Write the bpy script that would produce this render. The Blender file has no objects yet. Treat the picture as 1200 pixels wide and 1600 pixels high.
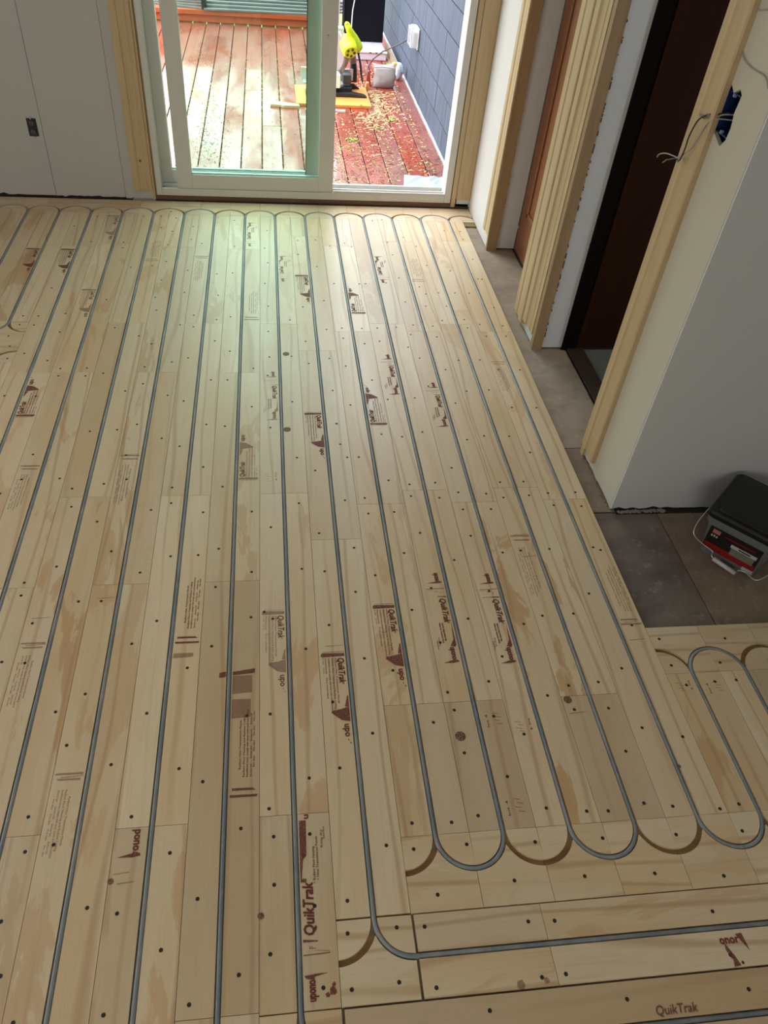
import bpy, bmesh, math, random
from mathutils import Vector, Matrix
C = bpy.context.scene.collection
sc = bpy.context.scene
G = 0.1778            # floor grid: heating tubes run 7 inches apart
PI = math.pi
rnd = random.Random(7)

# ---------------------------------------------------------------- camera
cam = bpy.data.cameras.new('camera'); co = bpy.data.objects.new('camera', cam); C.objects.link(co)
R = ((0.99241108, 0.02169017, -0.12103631), (-0.10199545, 0.69499454, -0.71174399), (0.06868173, 0.71868778, 0.69193258))
M4 = Matrix(R).to_4x4(); M4.translation = Vector((7.84469*G, -25.6277*G, 10.79346*G)); co.matrix_world = M4
cam.sensor_fit = 'VERTICAL'; cam.sensor_height = 24; cam.sensor_width = 18
cam.lens = 24*1184.03/1600; cam.shift_x = 23.04/1600; cam.clip_start = 0.05; cam.clip_end = 200
sc.camera = co
# ---------------------------------------------------------------- light
sc.view_settings.view_transform = 'Standard'; sc.view_settings.look = 'None'
sc.view_settings.gamma = 1; sc.view_settings.use_curve_mapping = False
sc.view_settings.exposure = 0.0
w = bpy.data.worlds.new('overcast'); sc.world = w; w.use_nodes = True
bg = w.node_tree.nodes['Background']; bg.inputs[0].default_value = (0.93, 0.96, 1.0, 1); bg.inputs[1].default_value = SKY = 7.0
def area(name, loc, rot, sx, sy, power, col):
    l = bpy.data.lights.new(name, 'AREA'); l.shape = 'RECTANGLE'; l.size = sx; l.size_y = sy; l.energy = power; l.color = col
    o = bpy.data.objects.new(name, l); C.objects.link(o); o.location = loc; o.rotation_euler = rot; return o
# the sliding door as sky portal, and the daylight of the windows behind and left of the camera
pt = area('sky_portal', (9.1*G, 2.6*G, 6*G), (-PI/2, 0, 0), 9.6*G, 11.6*G, 1, (1, 1, 1)); pt.data.cycles.is_portal = True
area('window_light_south', (6*G, -40.5*G, 8.5*G), (PI/2, 0, 0), 1.8, 1.2, 31, (1.0, 0.98, 0.90))
area('window_light_west', (-11.5*G, -16*G, 8.5*G), (0, -PI/2, 0), 1.2, 1.6, 38, (1.0, 0.98, 0.92))
sc.cycles.use_denoising = True
sc.cycles.max_bounces = 8; sc.cycles.diffuse_bounces = 5; sc.cycles.transparent_max_bounces = 16
sc.cycles.sample_clamp_indirect = 6; sc.cycles.caustics_reflective = False; sc.cycles.caustics_refractive = False

# ---------------------------------------------------------------- helpers
def tag(o, label=None, cat=None, group=None, kind=None):
    if label: o['label'] = label
    if cat: o['category'] = cat
    if group: o['group'] = group
    if kind: o['kind'] = kind
    return o
class MB:
    """collects shapes in grid units, builds ONE mesh object in metres"""
    def __init__(s): s.v = []; s.f = []
    def add(s, vs, fs):
        n = len(s.v); s.v += [tuple(v) for v in vs]; s.f += [tuple(n+i for i in f) for f in fs]; return s
    def box(s, x0, x1, y0, y1, z0, z1):
        return s.add([(x0,y0,z0),(x1,y0,z0),(x1,y1,z0),(x0,y1,z0),(x0,y0,z1),(x1,y0,z1),(x1,y1,z1),(x0,y1,z1)],
            [(0,3,2,1),(4,5,6,7),(0,1,5,4),(1,2,6,5),(2,3,7,6),(3,0,4,7)])
    def prism(s, pts, z0, z1):          # polygon in xy (ccw)
        n = len(pts)
        if sum(pts[i][0]*pts[(i+1)%n][1]-pts[(i+1)%n][0]*pts[i][1] for i in range(n)) < 0: pts = pts[::-1]
        return s.add([(x,y,z0) for x,y in pts]+[(x,y,z1) for x,y in pts],
            [tuple(range(n-1,-1,-1)), tuple(range(n,2*n))]+[(i,(i+1)%n,n+(i+1)%n,n+i) for i in range(n)])
    def extr(s, pts, axis, a0, a1):     # profile polygon extruded along an axis ('X': pts=(y,z); 'Y': pts=(x,z))
        n = len(pts); f = {'X': lambda p,a: (a,p[0],p[1]), 'Y': lambda p,a: (p[0],a,p[1]), 'Z': lambda p,a: (p[0],p[1],a)}[axis]
        return s.add([f(p,a0) for p in pts]+[f(p,a1) for p in pts],
            [tuple(range(n-1,-1,-1)), tuple(range(n,2*n))]+[(i,(i+1)%n,n+(i+1)%n,n+i) for i in range(n)])
    def wire(s, path, r, n=7, sub=5):
        P = [Vector(p) for p in path]; P = [P[0]*2-P[1]]+P+[P[-1]*2-P[-2]]; out = []
        for i in range(1, len(P)-2):
            for j in range(sub):
                t = j/sub; a, b, c, d = P[i-1:i+3]
                out.append(.5*((2*b)+(c-a)*t+(2*a-5*b+4*c-d)*t*t+(3*b-a-3*c+d)*t**3))
        return s.tube(out+[P[-2]], r, n)
    def tube(s, path, r, n=8, cap=True):
        P = [Vector(p) for p in path]; rings = []
        prev = None
        for i, p in enumerate(P):
            t = (P[min(i+1,len(P)-1)]-P[max(i-1,0)]).normalized()
            up = prev if prev is not None else (Vector((0,0,1)) if abs(t.z) < .9 else Vector((1,0,0)))
            a = t.cross(up).normalized(); b = a.cross(t).normalized(); prev = b
            rr = r[i] if isinstance(r, (list, tuple)) else r
            rings.append([p+a*rr*math.cos(2*PI*k/n)+b*rr*math.sin(2*PI*k/n) for k in range(n)])
        vs = [v for g in rings for v in g]; fs = []
        for i in range(len(P)-1):
            for k in range(n): fs.append((i*n+k, i*n+(k+1)%n, (i+1)*n+(k+1)%n, (i+1)*n+k))
        if cap: fs.append(tuple(range(n-1,-1,-1))); fs.append(tuple((len(P)-1)*n+k for k in range(n)))
        return s.add(vs, fs)
    def lathe(s, prof, c, axis='Z', n=16):
        vs = []; fs = []
        for r, h in prof:
            for k in range(n):
                a = 2*PI*k/n; x, y = r*math.cos(a), r*math.sin(a)
                v = {'Z': (x,y,h), 'X': (h,x,y), 'Y': (x,h,y)}[axis]; vs.append(tuple(v[i]+c[i] for i in range(3)))
        for i in range(len(prof)-1):
            for k in range(n): fs.append((i*n+k, i*n+(k+1)%n, (i+1)*n+(k+1)%n, (i+1)*n+k))
        fs.append(tuple(range(n-1,-1,-1))); fs.append(tuple((len(prof)-1)*n+k for k in range(n)))
        return s.add(vs, fs)
    def xf(s, M): s.v = [tuple(M @ Vector(v)) for v in s.v]; return s
    def mesh(s, name, smooth=False, fix=True):
        m = bpy.data.meshes.new(name); m.from_pydata([(x*G,y*G,z*G) for x,y,z in s.v], [], s.f)
        if fix:
            b = bmesh.new(); b.from_mesh(m); bmesh.ops.recalc_face_normals(b, faces=b.faces); b.to_mesh(m); b.free()
        if smooth:
            for p in m.polygons: p.use_smooth = True
        return m
    def build(s, name, mat, parent=None, bevel=0, smooth=False, seg=2, fix=True):
        o = bpy.data.objects.new(name, s.mesh(name, smooth, fix)); C.objects.link(o)
        if mat: o.data.materials.append(mat)
        if parent: o.parent = parent
        if bevel:
            b = o.modifiers.new('bevel', 'BEVEL'); b.width = bevel*G; b.segments = seg; b.limit_method = 'ANGLE'; b.angle_limit = 0.6
        return o
def empty(name, loc=(0,0,0)):
    o = bpy.data.objects.new(name, None); C.objects.link(o); o.location = [c*G for c in loc]; o.empty_display_size = .05; return o
def part(mb, name, mat, parent, **k):
    """part whose mesh is in world grid units, under a parent standing at its own base"""
    L = Vector(parent.location)/G; mb.v = [(x-L.x, y-L.y, z-L.z) for x,y,z in mb.v]
    return mb.build(name, mat, parent, **k)

# ---------------------------------------------------------------- materials
def mat(name, col, rough=.6, metal=0, spec=.5, coat=0):
    m = bpy.data.materials.new(name); m.use_nodes = True; b = m.node_tree.nodes['Principled BSDF']
    b.inputs['Base Color'].default_value = (*col, 1); b.inputs['Roughness'].default_value = rough
    b.inputs['Metallic'].default_value = metal; b.inputs['Specular IOR Level'].default_value = spec
    b.inputs['Coat Weight'].default_value = coat; return m
class NT:
    def __init__(s, m): s.t = m.node_tree; s.n = s.t.nodes; s.b = s.n['Principled BSDF']
    def new(s, typ, **kw):
        n = s.n.new(typ)
        for k, v in kw.items():
            if k.startswith('i_'): n.inputs[int(k[2:]) if k[2:].isdigit() else k[2:].replace('_', ' ')].default_value = v
            else: setattr(n, k, v)
        return n
    def link(s, a, b): s.t.links.new(a, b)
    def coords(s, scale, seed=True, tc='Object'):
        t = s.new('ShaderNodeTexCoord'); m = s.new('ShaderNodeMapping'); m.inputs['Scale'].default_value = scale
        if seed:
            oi = s.new('ShaderNodeObjectInfo'); mul = s.new('ShaderNodeMath', operation='MULTIPLY', i_1=37.0); s.link(oi.outputs['Random'], mul.inputs[0])
            cb = s.new('ShaderNodeCombineXYZ')
            for i in range(3): s.link(mul.outputs[0], cb.inputs[i])
            s.link(cb.outputs[0], m.inputs['Location'])
        s.link(t.outputs[tc], m.inputs['Vector']); return m.outputs[0]
    def noise(s, vec, scale, detail=3, rough=.5, dist=0):
        n = s.new('ShaderNodeTexNoise', i_Scale=scale, i_Detail=detail, i_Roughness=rough, i_Distortion=dist); s.link(vec, n.inputs['Vector']); return n.outputs['Fac']
    def ramp(s, fac, stops, interp='LINEAR'):
        r = s.new('ShaderNodeValToRGB'); r.color_ramp.interpolation = interp; e = r.color_ramp.elements
        while len(e) < len(stops): e.new(.5)
        for i, (p, c) in enumerate(stops):
            e[i].position = p; e[i].color = (c, c, c, 1) if isinstance(c, (int, float)) else (*c, 1)
        s.link(fac, r.inputs[0]); return r.outputs[0]
    def mix(s, fac, a, b, mode='MIX'):
        n = s.new('ShaderNodeMix', data_type='RGBA', blend_type=mode)
        for src, i in ((fac, 0), (a, 6), (b, 7)):
            if isinstance(src, (int, float)): n.inputs[i].default_value = src
            elif isinstance(src, tuple): n.inputs[i].default_value = (*src, 1)
            else: s.link(src, n.inputs[i])
        return n.outputs[2]
    def mul(s, a, b):
        n = s.new('ShaderNodeMath', operation='MULTIPLY')
        for src, i in ((a, 0), (b, 1)):
            if isinstance(src, (int, float)): n.inputs[i].default_value = src
            else: s.link(src, n.inputs[i])
        return n.outputs[0]
    def color(s, c): s.link(c, s.b.inputs['Base Color'])
    def rough(s, c): s.link(c, s.b.inputs['Roughness'])
    def bump(s, h, strength=.2, dist=.001):
        n = s.new('ShaderNodeBump', i_Strength=strength, i_Distance=dist); s.link(h, n.inputs['Height']); s.link(n.outputs[0], s.b.inputs['Normal'])

def plywood(name, along='Y', pale=(.75,.62,.43), warm=(.69,.515,.30), knots=True):
    m = mat(name, pale, .5, spec=1.0); t = NT(m)
    st = (1, .13, 1) if along == 'Y' else (.13, 1, 1)
    st2 = (1, .03, 1) if along == 'Y' else (.03, 1, 1)
    v = t.coords(st); v2 = t.coords(st2)
    # veneer tone: broad, then sharp-edged heartwood patches, cathedral grain, pores
    c = t.mix(t.ramp(t.noise(v, 6, 2), [(.35, 0), (.65, 1)]), pale, warm)
    oi = t.new('ShaderNodeObjectInfo'); sp = t.new('ShaderNodeSeparateColor'); t.link(oi.outputs['Color'], sp.inputs[0])
    vp = t.coords((1, .24, 1) if along == 'Y' else (.24, 1, 1)); patch = t.mul(t.ramp(t.noise(vp, 8, 5, .6, .7), [(.535, 0), (.555, .7), (.74, 1)]), sp.outputs[1])
    c = t.mix(patch, c, (.55, .32, .135))
    wv = t.new('ShaderNodeTexWave', wave_type='BANDS', bands_direction='X' if along == 'Y' else 'Y', i_Scale=4.5, i_Distortion=13.0, i_Detail=2.0, i_Detail_Scale=.75); t.link(v, wv.inputs['Vector'])
    band = t.ramp(wv.outputs['Fac'], [(.0, 1), (.045, .6), (.13, 0), (1, 0)])
    gm = t.ramp(t.noise(v, 5, 2), [(.36, 0), (.52, 1)])
    c = t.mix(t.mul(t.mul(band, gm), .50), c, (.42, .235, .10))
    c = t.mix(t.mul(t.ramp(t.noise(v2, 260, 2), [(.5, 0), (.75, 1)]), .14), c, (.36, .23, .12))
    # handling dirt
    c = t.mix(t.mul(t.ramp(t.noise(t.coords((1,.6,1), False), 7, 5, .65), [(.55, 0), (.8, 1)]), .16), c, (.30, .25, .19))
    sp2 = t.new('ShaderNodeCombineColor')
    for i in range(3): t.link(sp.outputs[0], sp2.inputs[i])
    c = t.mix(1.0, c, sp2.outputs[0], 'MULTIPLY')
    # warm shift per piece in blue channel
    c = t.mix(sp.outputs[2], c, (.50, .33, .18))
    t.color(c); t.rough(t.ramp(t.noise(v, 12, 2), [(0, .36), (1, .50)]))
    t.bump(t.noise(v2, 260, 2), .25, .0006)
    return m
PLY = plywood('plywood_lengthwise', 'Y'); PLYX = plywood('plywood_crosswise', 'X')
def setcol(o, tone=1.0, patch=.3, warm=0.0): o.color = (tone, patch, warm, 1)

def lumber(name, col=(.62,.46,.25), axis=2, rough=.55, dark=(.45,.29,.13), spec=.4):
    m = mat(name, col, rough, spec=spec); t = NT(m)
    s = [1,1,1]; s[axis] = .06; v = t.coords(tuple(s))
    c = t.mix(t.ramp(t.noise(v, 40, 4, .6, .6), [(.35,0),(.7,1)]), col, dark)
    s[axis] = .015; v2 = t.coords(tuple(s)); c = t.mix(t.mul(t.ramp(t.noise(v2, 240, 2), [(.45,0),(.8,1)]), .25), c, dark)
    t.color(t.mix(.55, c, col)); t.bump(t.noise(v2, 240, 2), .2, .0006); return m
PINE = lumber('pine_casing', (.52,.40,.235), 2, .5, (.41,.275,.135))
PINEX = lumber('pine_board', (.66,.46,.22), 0)
JAMB = lumber('old_jamb_wood', (.36,.25,.13), 2, .6, (.22,.14,.07))
SILLW = lumber('old_sill_wood', (.16,.085,.045), 0, .7, (.07,.035,.02))
DOORW = lumber('red_brown_door_wood', (.27,.095,.035), 2, .42, (.15,.045,.016))
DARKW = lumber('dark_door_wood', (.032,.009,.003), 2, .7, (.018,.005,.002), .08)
def drywall(name, col):
    m = mat(name, col, .85); t = NT(m); v = t.coords((1,1,1), False)
    c = t.mix(t.mul(t.ramp(t.noise(v, 3, 5, .6), [(.5,0),(.8,1)]), .12), col, tuple(x*.72 for x in col))
    c = t.mix(t.mul(t.ramp(t.noise(v, 60, 2), [(.70,0),(.74,1)]), .10), c, tuple(x*.5 for x in col))
    t.color(c); t.bump(t.noise(v, 350, 3), .12, .0005); return m
WALL = drywall('white_drywall', (.64,.635,.62)); WALLN = drywall('dimmed_white_drywall', (.46,.46,.445)); WALLG = drywall('cool_primed_drywall', (.60,.62,.64))  # WALLN: north-wall copy of the white drywall, corner dimming painted into its colour
WALLB = drywall('moisture_drywall', (.58,.62,.58)); WALLC = drywall('cream_primed_drywall', (.56,.54,.46))
PLASTER = mat('chipped_gypsum', (.27,.265,.25), .95)
CEIL = mat('white_ceiling', (.7,.7,.69), .9)
VINYL = mat('white_vinyl', (.60,.60,.565), .4); VSHADE = mat('vinyl_track', (.5,.5,.49), .35, 0)
BLACKP = mat('black_plastic', (.012,.012,.013), .5); DARKGAP = mat('dark_gap', (.02,.016,.012), .9)
STEEL = mat('steel', (.55,.56,.58), .3, 1); ALU = mat('aluminium_heat_plate', (.42,.43,.44), .5, 1)
SCREWM = mat('black_phosphate_screw', (.022,.016,.012), .6)
CORE = lumber('cut_plywood_core', (.36,.23,.11), 0, .75, (.15,.08,.04))
def subply(name, a, b):
    m = mat(name, a, .75); t = NT(m); v = t.coords((.35,1,1) )
    c = t.mix(t.ramp(t.noise(v, 5, 5, .6, .5), [(.35,0),(.65,1)]), a, b)
    u = t.coords((1,1,1), False)
    c = t.mix(t.mul(t.ramp(t.noise(u, 26, 5, .7), [(.58,0),(.72,1)]), .35), c, (.5,.48,.46))
    c = t.mix(t.mul(t.ramp(t.noise(u, 9, 6, .7), [(.5,0),(.75,1)]), .5), c, (.10,.075,.055))
    t.color(c); t.bump(t.noise(v, 60, 4), .3, .001); return m
SUBP = subply('old_subfloor_plywood', (.38,.31,.24), (.30,.235,.18)); SUBD = subply('dirty_subfloor_plywood', (.20,.16,.14), (.115,.09,.08))
SUBB = subply('brown_subfloor_plywood', (.26,.20,.145), (.19,.14,.105))
def pex():
    m = mat('grey_blue_pex', (.17,.21,.26), .38); t = NT(m); v = t.coords((1,.3,1), False)
    c = t.mix(t.ramp(t.noise(v, 14, 4, .6), [(.4,0),(.68,1)]), (.19,.235,.28), (.33,.345,.36))
    t.color(t.mix(t.mul(t.ramp(t.noise(v, 90, 3), [(.6,0),(.7,1)]), .4), c, (.42,.42,.42))); return m
PEX = pex()
def ink(name, col, cover):
    m = mat(name, col, .7); t = NT(m); v = t.coords((1,1,1), False)
    tr = t.new('ShaderNodeBsdfTransparent'); mx = t.new('ShaderNodeMixShader')
    f = t.mul(t.ramp(t.noise(v, 260, 3, .7), [(.30,.35),(.5,1)]), cover)
    t.link(f, mx.inputs[0]); t.link(tr.outputs[0], mx.inputs[1]); t.link(t.b.outputs[0], mx.inputs[2])
    t.link(mx.outputs[0], t.n['Material Output'].inputs[0]); return m
INK = ink('dark_red_ink', (.19,.042,.032), .82); INKF = ink('faded_brown_ink', (.20,.085,.06), .45); INKW = ink('smeared_red_ink', (.19,.05,.035), .42)
# ================================================================ floor
TP = 0.0            # top of the heating panels
SB = -0.0714        # top of the old subfloor
floor = MB().box(-13, 26, -42, 1.3, -1.0, SB-.09).build('floor', mat('floor_structure', (.08,.06,.045), .9)); tag(floor, kind='structure', label='floor of old plywood subfloor mostly covered by new slotted heating panels')
# old subfloor sheets (visible on the right) -------------------------------------------------
def sheet(x0, x1, y0, y1, m, lab=None):
    g = .012; o = MB().box(x0+g, x1-g, y0+g, y1-g, SB-.085, SB).build('subfloor_sheet', m, floor)
    if lab: o['label'] = lab
sheet(-13, 14, -42, 1.2, SUBP)
sheet(14, 15.83, -12.46, 1.2, SUBP, 'light grey-tan subfloor sheet along the doorways'); sheet(14, 18, -14.62, -12.46, SUBB)
sheet(14, 15.94, -22, -14.64, SUBD, 'dirty dark grey subfloor sheet'); sheet(15.94, 21, -22, -14.64, SUBB, 'brown subfloor sheet under the bucket')
sheet(21, 26, -22, -14.64, SUBD); sheet(14, 26, -42, -22, SUBB)
o = MB().box(14.5, 14.93, -.42, -.16, SB, SB+.05).build('filler_block', mat('olive_wood', (.22,.17,.06), .7), floor)

# panel strips -------------------------------------------------------------------------------
W = .043            # half width of the groove
GAP = .0035
panels = []         # (x0,x1,y0,y1,obj)
class PanelBox: pass
def tone_of(k, side, y):
    r = random.Random(int(k*131+side*17+round(y*7)))
    return r
def strip(mb, parent, m, seedkey, tone=None, patch=None, warm=None):
    r = random.Random(seedkey)
    o = mb.build('plywood_strip', m, parent)
    setcol(o, tone if tone is not None else r.choice((1.0,.97,1.03,.93,1.06,.98)), patch if patch is not None else r.choice((0,.1,.25,.5,.7)), warm if warm is not None else r.choice((0,0,.06,.14)))
    return o
def panel(k, y0, y1, L={}, Rr={}, x0=None, x1=None):
    """7 inch panel on tube line k from y1 (far) to y0 (near): aluminium plate and two plywood strips"""
    a = k-.5 if x0 is None else x0; b = k+.5 if x1 is None else x1
    p = MB().box(a+GAP, b-GAP, y0+GAP, y1-GAP, SB+.001, SB+.008).build('heating_panel', ALU, floor)
    strip(MB().box(a+GAP, k-W, y0+GAP, y1-GAP, SB+.008, TP), p, PLY, f'{k}L{y0:.1f}', **L)
    strip(MB().box(k+W, b-GAP, y0+GAP, y1-GAP, SB+.008, TP), p, PLY, f'{k}R{y0:.1f}', **Rr)
    panels.append((a, b, y0, y1, p)); return p
def tile(k, ys, sgn, depth=1.0, xlo=-.5, xhi=.5, tone=1.0, r0=.5):
    """return tile on tube line k: straight entry at ys, quarter-circle grooves to both sides"""
    T = lambda pts: [(k+x, ys+sgn*y) for x, y in pts]
    a, b = k+xlo+GAP, k+xhi-GAP; yy = sorted((ys-sgn*depth, ys)); 
    p = MB().box(a, b, yy[0]+GAP, yy[1]-GAP, SB+.001, SB+.022).build('return_panel', CORE, floor); setcol(p)
    N = 12
    def arc(r, lo, hi, side):
        out = []
        for i in range(N+1):
            x = lo+(hi-lo)*i/N; d = (x+.5) if side < 0 else (.5-x); out.append((x, -math.sqrt(max(r*r-d*d, 0))))
        return out
    # inner quarter discs
    for side in (-1, 1):
        if side < 0: lo, hi = xlo, min(-W, xhi)
        else: lo, hi = max(W, xlo), xhi
        if hi-lo < .05: continue
        # angular sampling for a smooth arc
        pts = []
        for i in range(N+1):
            th = PI/2*i/N; x = -.5+(.5-W)*math.sin(th); y = -(.5-W)*math.cos(th)
            if side > 0: x = -x
            if lo-1e-6 <= x <= hi+1e-6: pts.append((x, y))
        if side < 0: poly = [(xlo+GAP, -GAP)]+pts if xlo <= -.5 else [(lo, 0)]+pts
        else: poly = [(xhi-GAP, -GAP)]+pts if xhi >= .5 else [(hi-GAP, -GAP)]+[(hi-GAP, -(math.sqrt(max((.5-W)**2-(.5-hi)**2, 0))))]+pts
        if side < 0 and xhi < -W: poly = [(xlo+GAP, -GAP)]+pts+[(xhi, -math.sqrt(max((.5-W)**2-(xhi+.5)**2, 0))), (xhi, -GAP)]
        strip(MB().prism(T(poly), SB+.022, TP), p, PLYX, f't{k}{side}{ys:.0f}', tone=tone*rnd.uniform(.96,1.03), patch=.1, warm=rnd.choice((0,.05)))
    # outer body with the cusp
    pts = [(xlo+GAP, -depth+GAP), (xhi-GAP, -depth+GAP)]
    xs = [xhi-(xhi-xlo)*i/(2*N) for i in range(2*N+1)]; bd = []
    for x in xs:
        x = min(max(x, xlo+GAP), xhi-GAP); d = .5-abs(x); bd.append((x, -math.sqrt(max((.5+W)**2-d*d, 0))))
    strip(MB().prism(T(pts+bd), SB+.022, TP), p, PLYX, f'to{k}{ys:.0f}', tone=tone*rnd.uniform(.97,1.02), patch=.25, warm=rnd.choice((0,.05)))
    panels.append((k+xlo, k+xhi, yy[0], yy[1], p)); return p

YT = -.13; YB = -21.2; YR = -18.73
D = {'tone': .86, 'patch': .0, 'warm': .22}        # grey-brown veneer
seams = {-3: [-7.08,], -2: [-9.4], 
 2: [-2.58,-9.44,-16.28,-23.14], 3: [-2.4,-9.42,-16.28,-23.14], 4: [-7.08,-13.91,-20.8], 5: [-2.5,-9.42,-16.27,-23.12], 6: [-7.08,-13.92,-20.79],
 7: [-2.58,-9.44,-16.28,-23.18], 8: [-7.08,-13.91,-20.76,-23.21], 9: [-1.56,-8.42,-15.28,-22.21], 10: [-2.2,-7.45,-14.29,-19.06,-21.2],
 11: [-7.03,-13.89,-19.06,-21.2], 12: [-1.81,-7.42,-14.29,-21.2], 13: [-7.02,-13.86,-19.06,-21.2], 14: [-1.67,-7.41,-14.26,-21.2]}
special = {(10,-14.29): (dict(tone=.98), dict(tone=1.0)), (6,-20.79): (dict(tone=1.08,patch=0,warm=0), dict(tone=1.08,patch=0,warm=0)),
 (7,-23.18): (dict(tone=.92,patch=.05,warm=.2), dict(tone=.88,patch=.05,warm=.25)), (8,-23.21): (dict(tone=.95,patch=.2,warm=.1), dict(tone=.93,patch=.1,warm=.15)),
 (11,-21.2): (D, dict(tone=.86,patch=.1,warm=.3)), (13,-21.2): (D, dict(tone=.88,patch=.2,warm=.25)), (12,-21.2): (dict(tone=1.0,patch=.2,warm=0), dict(tone=1.0,patch=1,warm=.05)),
 (13,-19.06): (dict(tone=1.0,patch=1,warm=0), dict(tone=1.0,patch=1,warm=.0)), (5,-20.0): (dict(),dict()), (4,-20.8): (dict(patch=.8,tone=1), dict(patch=1,tone=1)),
 (5,-23.12): (dict(patch=.6,tone=1), dict(patch=.5,tone=1)), (9,-22.21): (dict(tone=1.02,patch=.1,warm=0), dict(tone=1.02,patch=.05,warm=.02))}
for k in range(2, 15):
    ys = [YT]+seams[k]
    if k <= 6 or k == 2: ys = ys+[ys[-1]-48/7]
    for a, b in zip(ys[1:], ys[:-1]):
        l, r_ = special.get((k, a), ({}, {})); panel(k, a, b, l, r_)
panel(7, -27, -23.18)
for k in (-3,-2,-1,0,1):
    panel(k, -7.06, YT, *( (dict(tone=.93,patch=.6,warm=.2), dict(tone=.93,patch=.7,warm=.25)) if k < 1 else (dict(tone=.95,patch=.9,warm=.1),dict(tone=1.0,patch=.2,warm=0))))
    tile(k, -7.06, 1, depth=.97, tone=.97); tile(k, -9.0, -1, depth=.97, tone=.97)
    for a, b in ((-15.86,-9.0),(-22.7,-15.86),(-28,-22.7)): panel(k, a, b)
for k in range(-3, 15): tile(k, YT, -1, depth=1.12, tone=.97 if k > 3 else .9)
tile(15, YT, -1, depth=1.12, xlo=-.5, xhi=-.09)
for k in range(10, 18): tile(k, YB, 1, depth=1.02)
for k in (15,16,17,18): tile(k, YR, -1, depth=1.0, tone=.92); panel(k, YB, YR, dict(tone=.97,patch=.8,warm=.05) if k == 15 else {}, dict(tone=.97,patch=.1,warm=.1) if k == 15 else dict(tone=.8,patch=0,warm=.3))
tile(9, -22.23, 1, depth=.98); tile(8, -23.22, 1, depth=.98); tile(7, -27, 1)
def row(x0, x1, yc, ya, yb, Lo, Hi, x1b=None):
    p = MB().box(x0+GAP, x1-GAP, ya+GAP, yb-GAP, SB+.001, SB+.008).build('heating_panel', ALU, floor)
    strip(MB().box(x0+GAP, x1-GAP, yc+W, yb-GAP, SB+.008, TP), p, PLYX, f'rh{x0}', **Hi)
    strip(MB().box(x0+GAP, x1-GAP, ya+GAP, yc-W, SB+.008, TP), p, PLYX, f'rl{x0}', **Lo); panels.append((x0, x1, ya, yb, p))
row(9.53, 11.27, -22.72, -23.21, -22.23, dict(tone=1.0,patch=.5,warm=0), dict(tone=.97,patch=.3,warm=.25))
row(11.27, 18.1, -22.72, -23.21, -22.23, dict(tone=1.0,patch=.1,warm=.03), dict(tone=.97,patch=.5,warm=.05))
row(8.53, 15.36, -23.72, -24.25, -23.23, dict(tone=.85,patch=.4,warm=.35), dict(tone=.86,patch=.2,warm=.3))
row(8.53, 18, -24.75, -25.3, -24.27, {}, {}); row(15.36, 18, -23.72, -24.25, -23.23, {}, {})

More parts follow.
